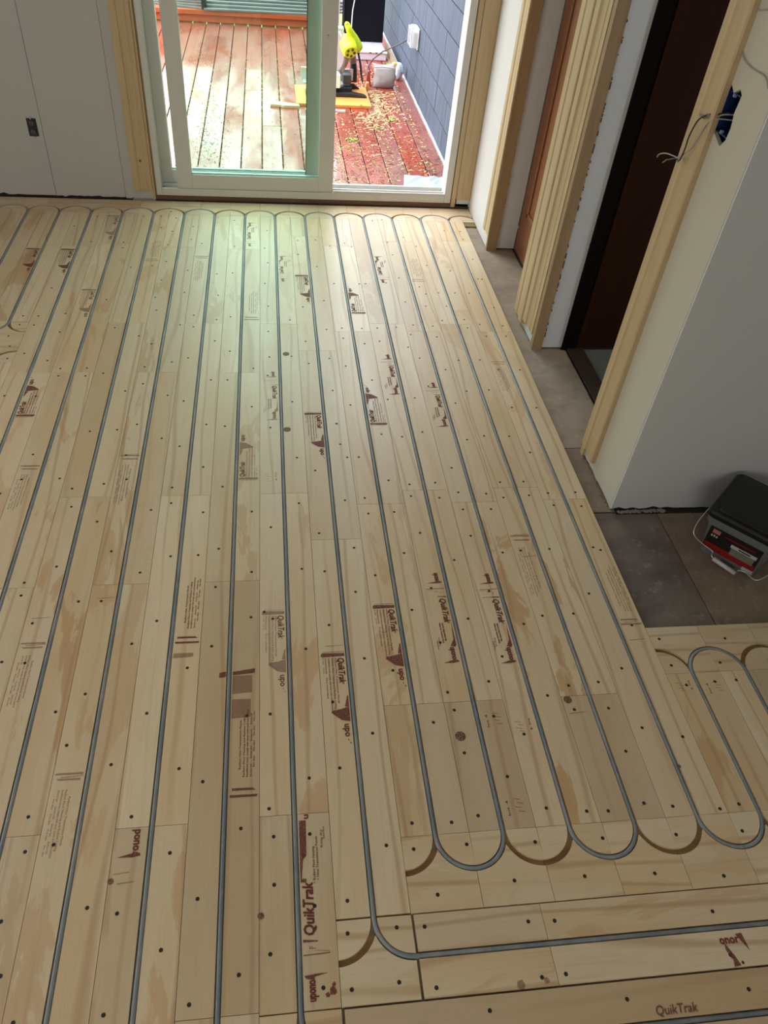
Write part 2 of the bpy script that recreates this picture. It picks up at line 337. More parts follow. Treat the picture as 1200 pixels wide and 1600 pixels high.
# screws ---------------------------------------------------------------------------------------
SCR = [330,-1616,331,-1646,379,-1579,378,-1419,370,-1365,340,-1333,265,-1334,434,-1463,431,-1352,472,-1544,432,-1664,471,-1665,363,-1709,368,-1791,331,-1787,535,-1761,531,-1600,534,-1433,475,-1339,464,-1260,434,-1171,475,-1152,376,-1176,534,-1203,575,-1232,570,-1367,572,-1414,630,-1303,637,-1443,583,-1561,634,-1560,572,-1714,631,-1815,669,-1773,670,-1641,672,-1545,673,-1367,629,-1154,671,-1161,734,-1444,735,-1607,735,-1714,233,-1376,271,-1254,772,-1490,773,-1719,758,-1703,774,-1168,831,-1276,830,-1422,829,-1603,829,-1787,869,-1320,867,-1510,872,-1611,872,-1738,930,-1231,942,-1277,968,-1277,926,-1416,968,-1410,971,-1457,933,-1552,926,-1664,967,-1625,928,-1812,1028,-1196,1075,-1206,1025,-1356,1069,-1370,1025,-1454,1067,-1407,1030,-1570,1070,-1516,1127,-1414,1126,-1366,1125,-1189,1025,-1711,1069,-1661,1126,-1592,1125,-1736,1065,-1786,1172,-1528,1171,-1451,1171,-1398,1171,-1318,1226,-1219,1269,-1206,1270,-1368,1231,-1404,1266,-1417,1231,-1452,1227,-1576,1329,-1208,1169,-1821,1178,-1673,172,-524,234,-664,167,-678,165,-724,236,-758,128,-678,129,-723,114,-779,128,-827,135,-883,170,-860,231,-892,268,-927,269,-959,164,-1040,234,-1042,330,-925,332,-959,329,-586,371,-734,372,-947,433,-1022,437,-775,473,-813,467,-919,471,-992,533,-1040,531,-897,570,-878,467,-468,469,-641,459,-570,470,-351,465,-237,434,-114,471,-140,534,-196,534,-99,568,-223,537,-539,537,-405,538,-717,574,-727,571,-666,633,-797,631,-976,671,-976,572,-1063,673,-846,670,-673,633,-688,632,-554,623,-425,669,-417,671,-239,665,-45,734,-925,731,-1087,332,-265,371,-392,432,-380,233,-226,164,-118,330,-226,223,-41,371,-32,475,-38,426,-29,450,12,764,-247,773,-118,773,-348,764,-479,773,-612,772,-748,774,-873,769,-957,832,-687,831,-869,827,-1068,870,-614,870,-797,874,-903,868,-287,870,-187,923,-367,928,-181,932,-577,930,-735,928,-879,927,-1022,968,-474,972,-728,972,-780,968,-914,966,-1082,1044,-474,1063,-472,1027,-729,1027,-807,1070,-726,1069,-794,1029,-977,1059,-1060,1126,-465,1124,-721,1173,-708,1159,-759,1143,-823,1169,-579,1224,-487,1226,-602,1237,-530,1228,-713,1230,-770,1287,-601,1260,-683,1166,-876,1169,-1004,1226,-930,1269,-886,1325,-676,1326,-721,1327,-884,1263,-1026,1225,-1076,1365,-702,1430,-709,1370,-766,1427,-764,1367,-930,1428,-606,1416,-431,1429,-432,1427,-297,1338,-380,1371,-86,1250,-212,1269,-346,1277,-522,1321,-1021,1127,-1054,971,-222,1042,-225,1169,-432,1169,-277,1163,-187,1221,-147,1131,-21,1165,-10,1021,-200,474,-1856,434,-1886,574,-1897,531,-1981,461,-1945,631,-1994,428,-2053,570,-2063,730,-1911,767,-1910,868,-1894,927,-1954,871,-2009,824,-2022,764,-2065,724,-2091,667,-2017,1134,-1870,1060,-1887,1065,-1921,1027,-1941,1128,-1936,1067,-1997,1126,-2040,1068,-2097,1027,-2104,969,-2101,1170,-1971,1228,-1903,1270,-1886,1266,-1932,1173,-2093,974,-1839,1427,-1766,1467,-1799,1598,-1804,1375,-1857,1467,-1856,1554,-1855,1324,-1882,1478,-1897,1532,-1893,1572,-1892,1325,-1933,1369,-1972,1431,-1992,1327,-2011,434,-2102,470,-2095,628,-2118,528,-2181,567,-2191,669,-2181,627,-2239,666,-2302,566,-2304,463,-2303,423,-2189,437,-2252,770,-2106,821,-2106,811,-2135,770,-2171,823,-2202,764,-2255,725,-2275,829,-2298,867,-2199,864,-2239,864,-2303,924,-2300,929,-2237,928,-2130,966,-2138,1048,-2137,1148,-2141,1100,-2191,990,-2201,1201,-2193,966,-2239,1106,-2244,1142,-2246,1107,-2310,1139,-2309,970,-2310,1032,-2340,1233,-2102,1249,-2143,1266,-2104,1303,-2197,1351,-2146,1325,-2096,1368,-2104,1440,-2113,1473,-2108,1454,-2148,1402,-2208,1365,-2252,1366,-2306,1372,-2346,1209,-2343,1425,-931,1425,-1097,1363,-1095,1371,-521,1425,-90,1424,-151,1371,-243,1327,-521,1364,-1268,1323,-1367,1324,-1412,1368,-1406,1430,-1405,1370,-1444,1430,-1449,1265,-1572,1325,-1570,1430,-1577,1370,-1688,1325,-1734,1265,-1736,1225,-1753,1417,-1569]
sm = MB().lathe([(.027, .0), (.027, .0022), (.020, .0030), (.008, .0012)], (0,0,0), n=10).mesh('screw'); sm.materials.append(SCREWM)
def owner(x, y):
    for a, b, y0, y1, p in panels:
        if a <= x <= b and y0 <= y <= y1: return p
    return None
for i in range(0, len(SCR), 2):
    x, y = SCR[i]/100, SCR[i+1]/100
    if abs(x-round(x)) < W+.03 and y > -21: x = round(x)+(.08 if x > round(x) else -.08)
    fr = x-math.floor(x)
    if abs(fr-.5) < .04: x += .05*(1 if fr >= .5 else -1)
    p = owner(x, y)
    if p is None: continue
    o = bpy.data.objects.new('screw', sm); C.objects.link(o); o.parent = p; o.location = (x*G, y*G, TP*G)
    o.rotation_euler = (0, 0, rnd.random()*6)

# printed stamps -------------------------------------------------------------------------------
def text_geo(body, size, shear=0, width=None, offset=.0):
    cu = bpy.data.curves.new('t', 'FONT'); cu.body = body; cu.size = 1; cu.resolution_u = 2
    ob = bpy.data.objects.new('t', cu); C.objects.link(ob)
    dg = bpy.context.evaluated_depsgraph_get(); me = ob.evaluated_get(dg).to_mesh()
    vs = [v.co.copy() for v in me.vertices]; fs = [tuple(p.vertices) for p in me.polygons]; ob.to_mesh_clear() if False else None
    bpy.data.objects.remove(ob)
    xs = [v.x for v in vs]; w0 = max(xs)-min(xs); x0 = min(xs); k = (width/w0) if width else size
    return [((v.x-x0)*k+shear*v.y*size, v.y*size, 0) for v in vs], fs
class Ink(MB):
    def text(s, body, x, y, h, width, shear=0, offset=.0):     # cap height ~ .7*h
        vs, fs = text_geo(body, h, shear, width); d = h*.055 if offset > .018 else h*.05
        for i, (p, q_) in enumerate(((0,0),(d,0),(0,d),(d,d)) if offset > .018 else ((0,0),(d,0)) if offset else ((0,0),)): s.add([(a+x+p, b+y+q_, .0006*i) for a, b, c in vs], fs)
        return s
    def quad(s, pts): return s.add([(x, y, 0) for x, y in pts], [tuple(range(len(pts)))])
    def rule(s, x0, y0, x1, y1, t=.006): return s.quad([(x0-t/2, y0), (x1-t/2, y1), (x1+t/2, y1), (x0+t/2, y0)])
# local frame: s along the reading direction 0..1.75, t from the far edge (0) to the tube (.45)
SPIKE = lambda m, x, y, h, n: m.quad([(x, y), (x+.05*n, y), (x+.075*n, y-.13*h/.13), (x+.02*n, y-.03), ]) 
def fine(m, x0, x1, ys, words):
    for y, (a, b), t in zip(ys, [(x0+.0, x1), (x0+.02, x1-.12), (x0, x1-.05), (x0+.05, x0+.35), (x0, x0+.22)], words):
        m.text(t, a, y, .038, b-a, .1, .012)
FW = ['Installation must comply with local codes and instructions', 'Radiant Floor Heating and Radiant Ceiling', 'Radiant Heat Transmission Panels', 'Keep dry', 'Made in']
def sm_A():
    m = Ink(); m.quad([(0,.06),(.05,.03),(.085,.05),(.075,.44),(.012,.44)]); m.quad([(-.025,.08),(-.018,.08),(-.012,.44),(-.022,.44)])
    m.text('QuikTrak', .10, .315, .155, .50, .15, .022); m.text('®', .605, .36, .06, .035)
    m.text(FW[0], .11, .155, .045, 1.05, 0, .015); m.text(FW[1], .11, .215, .045, .98, 0, .015); m.text(FW[2], .11, .268, .045, .88, 0, .015)
    m.text('Manufactured', .11, .10, .04, .3, 0, .015); m.text('Fire retardant', .50, .10, .04, .4, 0, .01); m.text('Lot', .11, .06, .04, .12, 0, .015); m.text('Series', .30, .06, .04, .12)
    m.quad([(1.12,.17),(1.16,.145),(1.30,.30),(1.33,.44),(1.06,.44),(1.10,.3)]); m.quad([(.86,.42),(1.06,.37),(1.06,.44),(.84,.44)])
    m.text('upo', 1.37, .335, .15, .22, .0, .03); m.quad([(1.62,.38),(1.66,.38),(1.66,.40)]); m.quad([(1.69,.40),(1.73,.42),(1.69,.43)])
    return m
def sm_B():
    m = Ink(); m.text('upono', .0, .29, .15, .17, 0, .03); m.quad([(.17,.31),(.225,.30),(.215,.415),(.185,.40)]); m.quad([(.185,.31),(.225,.31),(.222,.12)])
    m.rule(.345, .10, .335, .44, .010); m.rule(.375, .1, .37, .2, .004); m.rule(.40, .22, .41, .3, .006); m.rule(.43, .33, .42, .36, .012)
    m.quad([(.50,.27),(.50,.44),(.525,.44),(.512,.27)])
    m.text('QuikTrak', .54, .30, .155, .48, .22, .022); m.text('®', 1.03, .36, .06, .03)
    m.text(FW[1], 1.04, .245, .042, .34, 0, .02); m.text(FW[2], 1.04, .195, .042, .38, 0, .02); m.text('Keep dry', 1.32, .13, .04, .16, 0, .015); m.text('Handle with care', 1.38, .09, .04, .16, 0, .015)
    m.quad([(1.02,.42),(1.48,.385),(1.50,.40),(1.46,.43)]); m.quad([(1.36,.395),(1.48,.32),(1.50,.395)])
    m.text('upono', 1.50, .30, .15, .22, 0, .03); m.quad([(1.72,.31),(1.79,.30),(1.77,.42),(1.74,.40)]); m.quad([(1.735,.31),(1.79,.31),(1.785,.13)])
    return m
def sm_C(bar=True):
    m = Ink()
    if bar: m.quad([(0,.04),(.035,.02),(.04,.43),(.0,.43)]); m.quad([(.10,.05),(.135,.1),(.14,.40),(.10,.40)])
    m.text(FW[0], .30, .17, .045, 1.1, 0, .01); m.text(FW[1], .30, .22, .045, 1.0, 0, .01); m.text(FW[2], .42, .28, .045, .8, 0, .01)
    for i in range(4): m.text('Series lot', .30+.28*i, .115, .04, .2, 0, .01); m.text('Fire class', .45+.25*i, .07, .04, .17, 0, .008)
    return m
def sm_D():
    m = Ink(); m.text('uponr', .04, .29, .16, .22, 0, .03) if False else m.text('upono', .03, .30, .16, .23, 0, .03)
    m.quad([(.265,.31),(.33,.31),(.32,.44),(.285,.42)]); m.quad([(.30,.315),(.335,.315),(.335,.13)])
    m.rule(.56,.10,.55,.44,.012); m.rule(.58,.10,.60,.3,.005); m.text('P', .62, .28, .12, .03); m.quad([(.70,.25),(.70,.44),(.735,.44),(.715,.25)])
    m.text('QuikTrak', .77, .28, .20, .66, .12, .03); m.text('®', 1.44, .36, .09, .05, 0, .02)
    m.text('> Radiant Floor Heating', 1.42, .24, .05, .50, 0, .014); m.text('> Heat Transmission Panels', 1.46, .19, .05, .60, 0, .014); m.text('Keep dry', 1.9, .12, .045, .25, 0, .012); m.text('Series', 2.02, .085, .045, .17, 0, .012)
    m.quad([(1.44,.43),(1.75,.40),(1.80,.35),(2.30,.34),(2.30,.44),(1.44,.445)]); m.text('u', 2.32, .3, .13, .06, 0, .03)
    return m
def sm_U():
    m = Ink(); m.text('pono', .0, .27, .16, .30, 0, .035); m.quad([(.31,.28),(.40,.27),(.38,.39),(.34,.37)]); m.quad([(.335,.28),(.40,.28),(.39,.07)])
    m.rule(.62,.05,.60,.26,.006); return m
def sm_S():
    m = Ink()
    for i in range(4): m.rule(.1+.07*i, .1+.04*(i%2), .12+.07*i, .20+.03*(i%2), .009)
    m.text('lot 4', .05, .33, .05, .25, 0, .015); return m
STM = {'A': (sm_A().mesh('stamp_a', fix=False), 1.75), 'B': (sm_B().mesh('stamp_b', fix=False), 1.79), 'C': (sm_C().mesh('stamp_c', fix=False), 1.4), 'D': (sm_D().mesh('stamp_d', fix=False), 2.36),
       'U': (sm_U().mesh('stamp_u', fix=False), .5), 'S': (sm_S().mesh('stamp_s', fix=False), .5)}
def stamp(kind, x, ya, yb, ink_=None):
    k = kind[0]; me, L = STM[k]
    down = yb < ya; col = round(x); left = down     # reading towards the camera lies on the left strip
    me2 = me.copy(); me2.materials.clear(); me2.materials.append(ink_ or (INKF if 'f' in kind else INK))
    o = bpy.data.objects.new('printed_stamp', me2); C.objects.link(o)
    edge = (col-.5) if down else (col+.5)
    sx = min(max(abs(yb-ya)/L, .6), 1.15)
    o.rotation_euler = (0, 0, -PI/2 if down else PI/2); o.location = (edge*G, ya*G, .0007); o.scale = (sx, 1, 1)
    p = owner(edge+(.2 if down else -.2), (ya+yb)/2)
    if p: o.parent = p
    return o
for kd, x, ya, yb in [('A',8.8,-17.98,-19.73),('A',9.8,-16.97,-18.75),('B',10.8,-16.24,-19.04),('B',11.8,-16.3,-19.11),('B',11.8,-9.89,-11.7),('B',10.8,-8.6,-10.4),
 ('A',8.8,-11.12,-12.83),('Ar',10.2,-11.61,-9.95),('Bf',7.8,-9.4,-11.4),('Afr',7.2,-13.47,-11.8),('Cr',7.2,-20.45,-19.0),('Cr',6.2,-17.65,-16.17),('D',8.2,-23.15,-20.8),
 ('Af',7.8,-17.02,-18.75),('U',5.8,-20.82,-21.3),('Cf',4.8,-19.9,-21.13),('Cf',3.8,-17.5,-18.74),('Cf',2.8,-12.9,-14.26),('Cf',4.8,-12.6,-14.15),('A',1.8,-9.5,-11.1) if 0 else ('Ar',2.2,-11.2,-9.6),
 ('A',.8,-2.8,-4.4),('A',1.8,-2.8,-4.48),('Af',2.8,-.3,-2.26),('Cfr',4.2,-3.5,-2.06),('Af',2.8,-5.28,-6.96),('Cf',5.8,-3.1,-4.74),('Cfr',7.2,-6.89,-5.0),
 ('A',8.8,-4.24,-6.01),('Ar',10.2,-6.49,-4.88),('Bfr',8.2,-4.67,-3.0),('Bfr',7.2,-2.37,-.6),('Br',11.2,-4.65,-2.9),('Cfr',12.2,-4.54,-3.0),('Cf',13.8,-8.92,-10.28),
 ('Cf',12.8,-15.3,-16.95),('Cfr',14.2,-17.65,-16.2),('Sr',11.2,-21.05,-20.6),('S',11.7,-19.4,-19.8),('Sr',11.2,-19.6,-19.15),('Sr',15.2,-19.2,-18.8),('Sf',7.8,-13.2,-13.7),('S',14.8,-18.85,-19.2)]:
    if kd == 'Bf' and 0: pass
    stamp(kd.replace('Afr','Af'), x, ya, yb)
# stamp below the crossing tube, mostly overrun bottom print, smears and blobs
def flat(name, m, x, y, mt, rot=0, sx=1):
    o = bpy.data.objects.new(name, m.mesh(name, fix=False)); C.objects.link(o); o.data.materials.append(mt); o.location = (x*G, y*G, .0008); o.rotation_euler = (0,0,rot); o.scale = (sx,1,1)
    p = owner(x+.02, y)
    if p: o.parent = p
    return o
m = Ink(); m.text('onor', 0, 0, .15, .27, 0, .03); m.quad([(.25,.11),(.345,.12),(.37,-.10)]); flat('printed_stamp', m, 13.58, -22.93, INK)
m = Ink(); m.quad([(0,.20),(.02,.28),(.10,.10),(.13,.0),(.03,-.01),(.05,.06)]); m.lathe([(.02,0),(.02,0)], (.165,.03,0), n=8); flat('ink_smudge', m, 13.62, -23.19, INK)
m = Ink(); m.text('QuikTrak', 0, 0, .15, .55, .2, .02); flat('printed_stamp', m, 12.4, -23.64, INKF)
def blob(x, y, r, mt=INK, n=11):
    m = Ink(); m.quad([(r*rnd.uniform(.7,1.1)*math.cos(2*PI*i/n), r*rnd.uniform(.8,1.2)*math.sin(2*PI*i/n)) for i in range(n)]); flat('ink_smudge', m, x, y, mt)
blob(8.41, -23.02, .05); blob(8.425, -22.95, .025); blob(10.78, -23.16, .06, INKW); blob(11.12,-23.14,.04,INKW); blob(8.34,-23.06,.03)
# smeared wash rectangles (printer overrun)
for x, y0, y1, w_ in ((7.06,-18.7,-18.35,.32),(7.06,-19.15,-18.8,.3),(6.06,-17.95,-17.85,.33)):
    m = Ink(); m.quad([(0,0),(w_,.02),(w_,y1-y0),(0,y1-y0)]); flat('ink_smudge', m, x, y0, INKW)
for x, y in ((7.06,-18.34),): m = Ink(); m.quad([(0,0),(.36,.03),(.37,.12),(0,.07)]); flat('ink_smudge', m, x, y, INK)
m = Ink(); m.quad([(0,0),(.11,.02),(.11,.12),(0,.1)]); flat('ink_smudge', m, 6.84, -18.38, INK)
for x, y, w_ in ((4.62,-19.98,.32),(3.62,-17.57,.32),(3.6,-17.0,.3),(2.6,-12.95,.3),(4.6,-12.6,.3),(12.6,-15.3,.33),(12.62,-15.9,.3),(14.1,-18.0,.3),(14.15,-17.6,.25),(8.62,-17.85,.3),(4.65,-16.6,.28),(11.62,-16.9,.3),(12.55,-19.4,.3),(5.62,-21.55,.22),(13.2,-21.0,.1)):
    m = Ink(); m.quad([(0,0),(w_,.02),(w_,.032),(0,.018)]); flat('pencil_rule', m, x, y, INKF)
# knots
KN = mat('knot_wood', (.19,.10,.05), .6)
kt = NT(KN); kt.color(kt.mix(kt.ramp(kt.noise(kt.coords((1,1,1)), 220, 3), [(.4,0),(.6,1)]), (.26,.15,.08), (.09,.045,.025)))
for x, y, r in ((8.17,-8.58,.085),(8.12,-11.75,.085),(9.27,-11.55,.035),(10.66,-19.68,.085),(12.60,-19.13,.07),(7.52,-22.09,.045),(5.53,-21.5,.04),(14.04,-20.42,.03)):
    m = MB().lathe([(r,.0),(r*.85,.0035),(r*.3,.003)], (0,0,0), n=12); flat('knot', m, x, y, KN)

# ================================================================ tubes
ZT = -.0375; RT = .0355
def arcp(cx, cy, r, a0, a1, n=14): return [(cx+r*math.cos(a0+(a1-a0)*i/n), cy+r*math.sin(a0+(a1-a0)*i/n)) for i in range(n+1)]
def line(x, y0, y1):
    n = max(2, int(abs(y1-y0)/1.5)); return [(x+rnd.uniform(-.004,.004), y0+(y1-y0)*i/n) for i in range(1, n)]
def make_tube(path, label):
    o = MB().tube([(x, y, ZT) for x, y in path], RT, 10).build('heating_tube', PEX, smooth=True)
    tag(o, label, 'heating tube', 'grey-blue heating tubes in the floor grooves'); return o
up = lambda k: arcp(k+.5, YT, .5, PI, 0); dn = lambda k: arcp(k+.5, YB, .5, PI, 2*PI)
P = [(19,-22.72)]+arcp(9.5,-22.22,.5,-PI/2,-PI)+line(9,-22.2,YT)+up(9)+line(10,YT,YB)+dn(10)+line(11,YB,YT)+up(11)+line(12,YT,YB)+dn(12)+line(13,YB,YT)+up(13)+line(14,YT,YB)+dn(14)+line(15,YB,YR)+arcp(15.5,YR,.5,PI,0)+line(16,YR,YB)+dn(16)+line(17,YB,YR)+arcp(17.5,YR,.5,PI,0)+[(18,-21)]
make_tube(P, 'long grey-blue tube snaking right, ending in the tight bends near the bucket')
make_tube([(19,-23.72)]+arcp(8.5,-23.22,.5,-PI/2,-PI)+line(8,-23.2,YT)+list(reversed(up(7)))+line(7,YT,-27)+[(7,-27)], 'grey-blue tube running beside the largest dark red print at the bottom centre')
for k, lab in ((5,'grey-blue hairpin tube whose two legs leave the photo along the bottom edge, left part'),(3,'grey-blue hairpin tube leaving the photo at the left edge below the middle')):
    make_tube([(k+1,-27)]+line(k+1,-27,YT)+list(reversed(up(k)))+line(k,YT,-27)+[(k,-27)], lab)
d7 = lambda k, y: arcp(k+.5, y, .5, PI, 2*PI)
P = [(2,-27)]+line(2,-27,YT)+list(reversed(up(1)))+line(1,YT,-7.06)+list(reversed(d7(0,-7.06)))+line(0,-7.06,YT)+list(reversed(up(-1)))+line(-1,YT,-7.06)+list(reversed(d7(-2,-7.06)))+line(-2,-7.06,YT)+[(-2,YT)]
make_tube(P, 'grey-blue tube furthest left, turning back halfway in a U by the left edge')
# ================================================================ walls (setting)
H = 13.5; NY = 1.05; EX = 14.93
wn = MB().box(-13, .705, NY+.08, NY+.55, SB, H).box(3.1, 4.0, NY+.08, NY+.55, SB, H).box(.705,3.1,NY+.08,NY+.55,SB,H).box(14.3,15.8,NY+.08,NY+.55,SB,H).box(4.0,14.3,NY+.08,NY+.55,11.9,H).build('wall_north', DARKGAP)
tag(wn, kind='structure', label='wall with the sliding patio door, dark framing behind white drywall sheets')
def dsheet(mb, m=WALL, parent=None, name='drywall_sheet', **k): return mb.build(name, m, parent, **k)
def rough_sheet(x0, x1, z0, z1, y0, y1, n=30, amp=.03, seed=1):
    r = random.Random(seed); pts = [(x0, z1)]+[(x0+(x1-x0)*i/n, z0+r.uniform(-amp, amp)*(r.random()**2)*2) for i in range(n+1)]+[(x1, z1)]
    return MB().extr(pts, 'Y', y0, y1)
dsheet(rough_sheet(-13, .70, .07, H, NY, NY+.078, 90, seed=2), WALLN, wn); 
OX0, OX1, OZ0, OZ1 = .24, .60, 1.90, 2.50
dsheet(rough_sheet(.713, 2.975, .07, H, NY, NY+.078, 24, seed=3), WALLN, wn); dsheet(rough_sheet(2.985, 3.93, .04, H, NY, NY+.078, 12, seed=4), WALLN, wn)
dsheet(MB().box(14.36, 14.93, NY, NY+.078, .06, H), WALL, wn)
MB().box(3.2, 3.95, NY-.01, NY+.078, SB, .05).build('chipped_gypsum', PLASTER, wn)
# outer face of the house and exterior siding north of the door is the long shingle wall further down
# east wall --------------------------------------------------------------------------------------
we = MB()
we.box(EX+.06, 15.83, -2.02, NY+.5, SB, H).box(EX+.06, 15.62, -8.05, -6.35, SB, H).box(EX+.06, 15.75, -14.40, -12.75, SB, 7.0).box(EX+.06, 15.75, -14.40, -12.75, 7.9, H).box(EX+.06,15.75,-13.1,-12.75,7.0,7.9).box(EX+.06,15.75,-14.40,-13.85,7.0,7.9)
we.box(EX+.06, 15.83, -6.35, -2.02, 11.7, H).box(EX+.06, 15.75, -12.75, -8.05, 11.7, H)
we = we.build('wall_east', DARKGAP); tag(we, kind='structure', label='white drywall wall with two doorways along the right side')
S = lambda *a, m=WALL, n='drywall_sheet', **k: MB().box(*a).build(n, m, we, **k)
S(EX, EX+.06, -2.05, NY, SB+.03, H, m=WALL)
S(15.24, 15.84, -2.10, -2.02, SB+.06, 11.7, m=WALLG)                                # far return of doorway 2
S(EX, EX+.06, -8.08, -6.3, SB+.02, H, m=WALLB)
S(15.15, 15.70, -8.18, -8.05, SB+.06, 11.7, m=WALLG)
# near pier with hole for the electrical box
hy0, hy1, hz0, hz1 = -13.72, -13.22, 7.13, 7.79
r = random.Random(5)
def near_pier():
    b = MB(); x0, x1 = EX, EX+.07
    pts = [(-14.53, hz0), (-14.53, SB+.02)]+[(-14.53+(1.86)*i/14, SB+.03+r.uniform(0, .035)) for i in range(1, 15)]+[(-12.67, hz0)]
    hole_lo = [(hy1, hz0+.05), (hy1-.18, hz0-.02), (hy0+.1, hz0-.10), (hy0, hz0+.02)]
    b.extr(pts[:-1]+[(-12.67, hz0)]+[(hy1, hz0)]+hole_lo+[(hy0, hz0)], 'X', x0, x1)
    b.extr([(-12.67, hz0), (-12.67, hz1), (hy1, hz1), (hy1+.02, hz0+.3), (hy1, hz0)], 'X', x0, x1)
    b.extr([(hy0, hz0), (hy0-.03, hz0+.2), (hy0+.03, hz0+.4), (hy0, hz1), (-14.53, hz1), (-14.53, hz0)], 'X', x0, x1)
    b.extr([(-12.67, hz1), (-12.67, H), (-14.53, H), (-14.53, hz1), (hy0, hz1), (hy0+.1, hz1+.06), (hy0+.25, hz1-.03), (hy1-.05, hz1+.09), (hy1, hz1)], 'X', x0, x1)
    return b
near_pier().build('drywall_sheet', WALLC, we)
S(14.88, 15.3, -14.62, -14.60, SB, SB+.0, m=WALLG) if 0 else None
# chips of gypsum on the bottom edges
def chips(pts, parent, m=PLASTER, n=34, sz=.05, name='gypsum_crumbs', seed=3):
    r = random.Random(seed); b = MB()
    for i in range(n):
        t = r.random(); a, c = pts; x = a[0]+(c[0]-a[0])*t+r.uniform(-.03,.03); y = a[1]+(c[1]-a[1])*t+r.uniform(-.05,.02); s_ = sz*r.uniform(.3,1)
        b.prism([(x+s_*math.cos(k*1.256+i)*r.uniform(.5,1), y+s_*math.sin(k*1.256+i)*r.uniform(.5,1)) for k in range(5)], SB, SB+s_*.6)
    o = b.build(name, m, parent); o['kind'] = 'stuff'; return o
chips(((15.1,-14.62),(16.2,-14.60)), we, n=130, sz=.05); chips(((14.88,-14.4),(14.9,-12.8)), we, n=18, sz=.03, seed=9); chips(((14.9,-8.1),(14.9,-6.4)), we, n=14, sz=.03, seed=4)
# grey wall facing the camera
ws = MB().box(EX+.07, 26, -14.46, -13.9, SB, H).build('wall_alcove', DARKGAP); tag(ws, kind='structure', label='cool grey drywall facing the camera behind the bucket')
rr = random.Random(8); pts = [(EX+.004, H)]+[(EX+.004+(11)*i/70, SB+.045+(.07*rr.random() if i < 9 else rr.uniform(0,.02))) for i in range(71)]+[(26, H)]
MB().extr(pts, 'Y', -14.58, -14.535).build('drywall_sheet', WALLG, ws)
MB().box(EX+.1, 26, -14.7, -14.53, SB, SB+.01).build('dark_floor_gap', DARKGAP, ws)
# rest of the room ------------------------------------------------------------------------------
def struct(name, mb, m, label=None): o = mb.build(name, m); return tag(o, label, kind='structure')
struct('wall_west', MB().box(-13, -12.5, -42, NY+.5, SB, H), WALL, 'plain white wall left of the photo')
struct('wall_south', MB().box(-13, 26, -42, -41.5, SB, H), WALL, 'plain white wall behind the camera')
struct('wall_kitchen', MB().box(25.5, 26, -42, -14, SB, H), WALL, 'plain white wall right of the photo')
struct('ceiling', MB().box(-13, 30, -42, NY+.5, H, H+.5), CEIL, 'white ceiling above the room')
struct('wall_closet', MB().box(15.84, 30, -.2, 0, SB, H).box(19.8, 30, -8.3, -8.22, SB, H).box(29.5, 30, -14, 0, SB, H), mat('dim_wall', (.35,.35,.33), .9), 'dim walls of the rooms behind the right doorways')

# ---------------------------------------------------------------- doorways: casings and jambs (trim)
def casing(mb, face, a0, a1, z0, z1, out):
    """stepped casing on a face x=face, running up z, between y a0..a1 (a1 nearer the opening)"""
    prof = [(0,0),(0,.80),(.06,.95),(.34,.92),(.40,.62),(.62,.56),(.68,.72),(.74,.72),(.80,.60),(1,.62),(1,0)]
    pts = [(face-out*p[1], a0+(a1-a0)*p[0]) for p in prof]; mb.extr(pts, 'Z', z0, z1)
    return mb
def trim(n, label, *mbs):
    base = None
    o = mbs[0][0].build(f'trim_{n}', mbs[0][1]); tag(o, label, kind='structure')
    for mb, m, nm in [x if len(x) == 3 else (*x, 'jamb') for x in mbs[1:]]: mb.build(nm, m, o)
    return o
trim(1, 'pine casing and jamb at the far doorway by the patio door corner', (casing(MB(), EX, -1.42, -2.12, .40, 11.9, .08), PINE), (MB().box(EX-.03, 15.24, -2.16, -2.02, SB, 11.7), JAMB, 'jamb'), (MB().box(14.9,15.83,-2.13,-6.1,11.6,11.72), JAMB, 'head_jamb'))
trim(2, 'double pine casing on the pier between the two doorways', (casing(MB(), EX, -7.05, -6.16, .06, 11.9, .13), PINE), (casing(MB(), EX, -7.10, -7.98, .26, 11.9, .13), PINE, 'casing'), (MB().box(EX-.07, 15.14, -8.20, -8.02, SB, 11.7), JAMB, 'jamb'), (MB().box(EX-.02,15.83,-6.35,-6.22,SB,11.7), JAMB, 'jamb'), (MB().box(14.9,15.7,-12.6,-8.18,11.6,11.72), JAMB, 'head_jamb'))
trim(3, 'pine casing beside the dark doorway on the near wall pier', (casing(MB(), EX, -13.33, -12.58, .20, 11.9, .12), PINE), (MB().box(EX-.05, 15.75, -12.74, -12.58, SB, 11.7), PINE, 'jamb'))
# rough painted-over crumbs along the returns
for x, y in ((15.25,-2.125),(15.155,-8.20)):
    r = random.Random(int(x*10)); b = MB()
    for i in range(60):
        z = r.uniform(.1, 9)**1.0; s_ = r.uniform(.004,.018); b.box(x-s_, x+s_*.5, y-.012, y+.02, z, z+r.uniform(.02,.09))
    o = b.build('torn_paper_edge', mat('torn_edge_%d' % int(x*10), (.12,.06,.03), .9), we); o['kind'] = 'stuff'

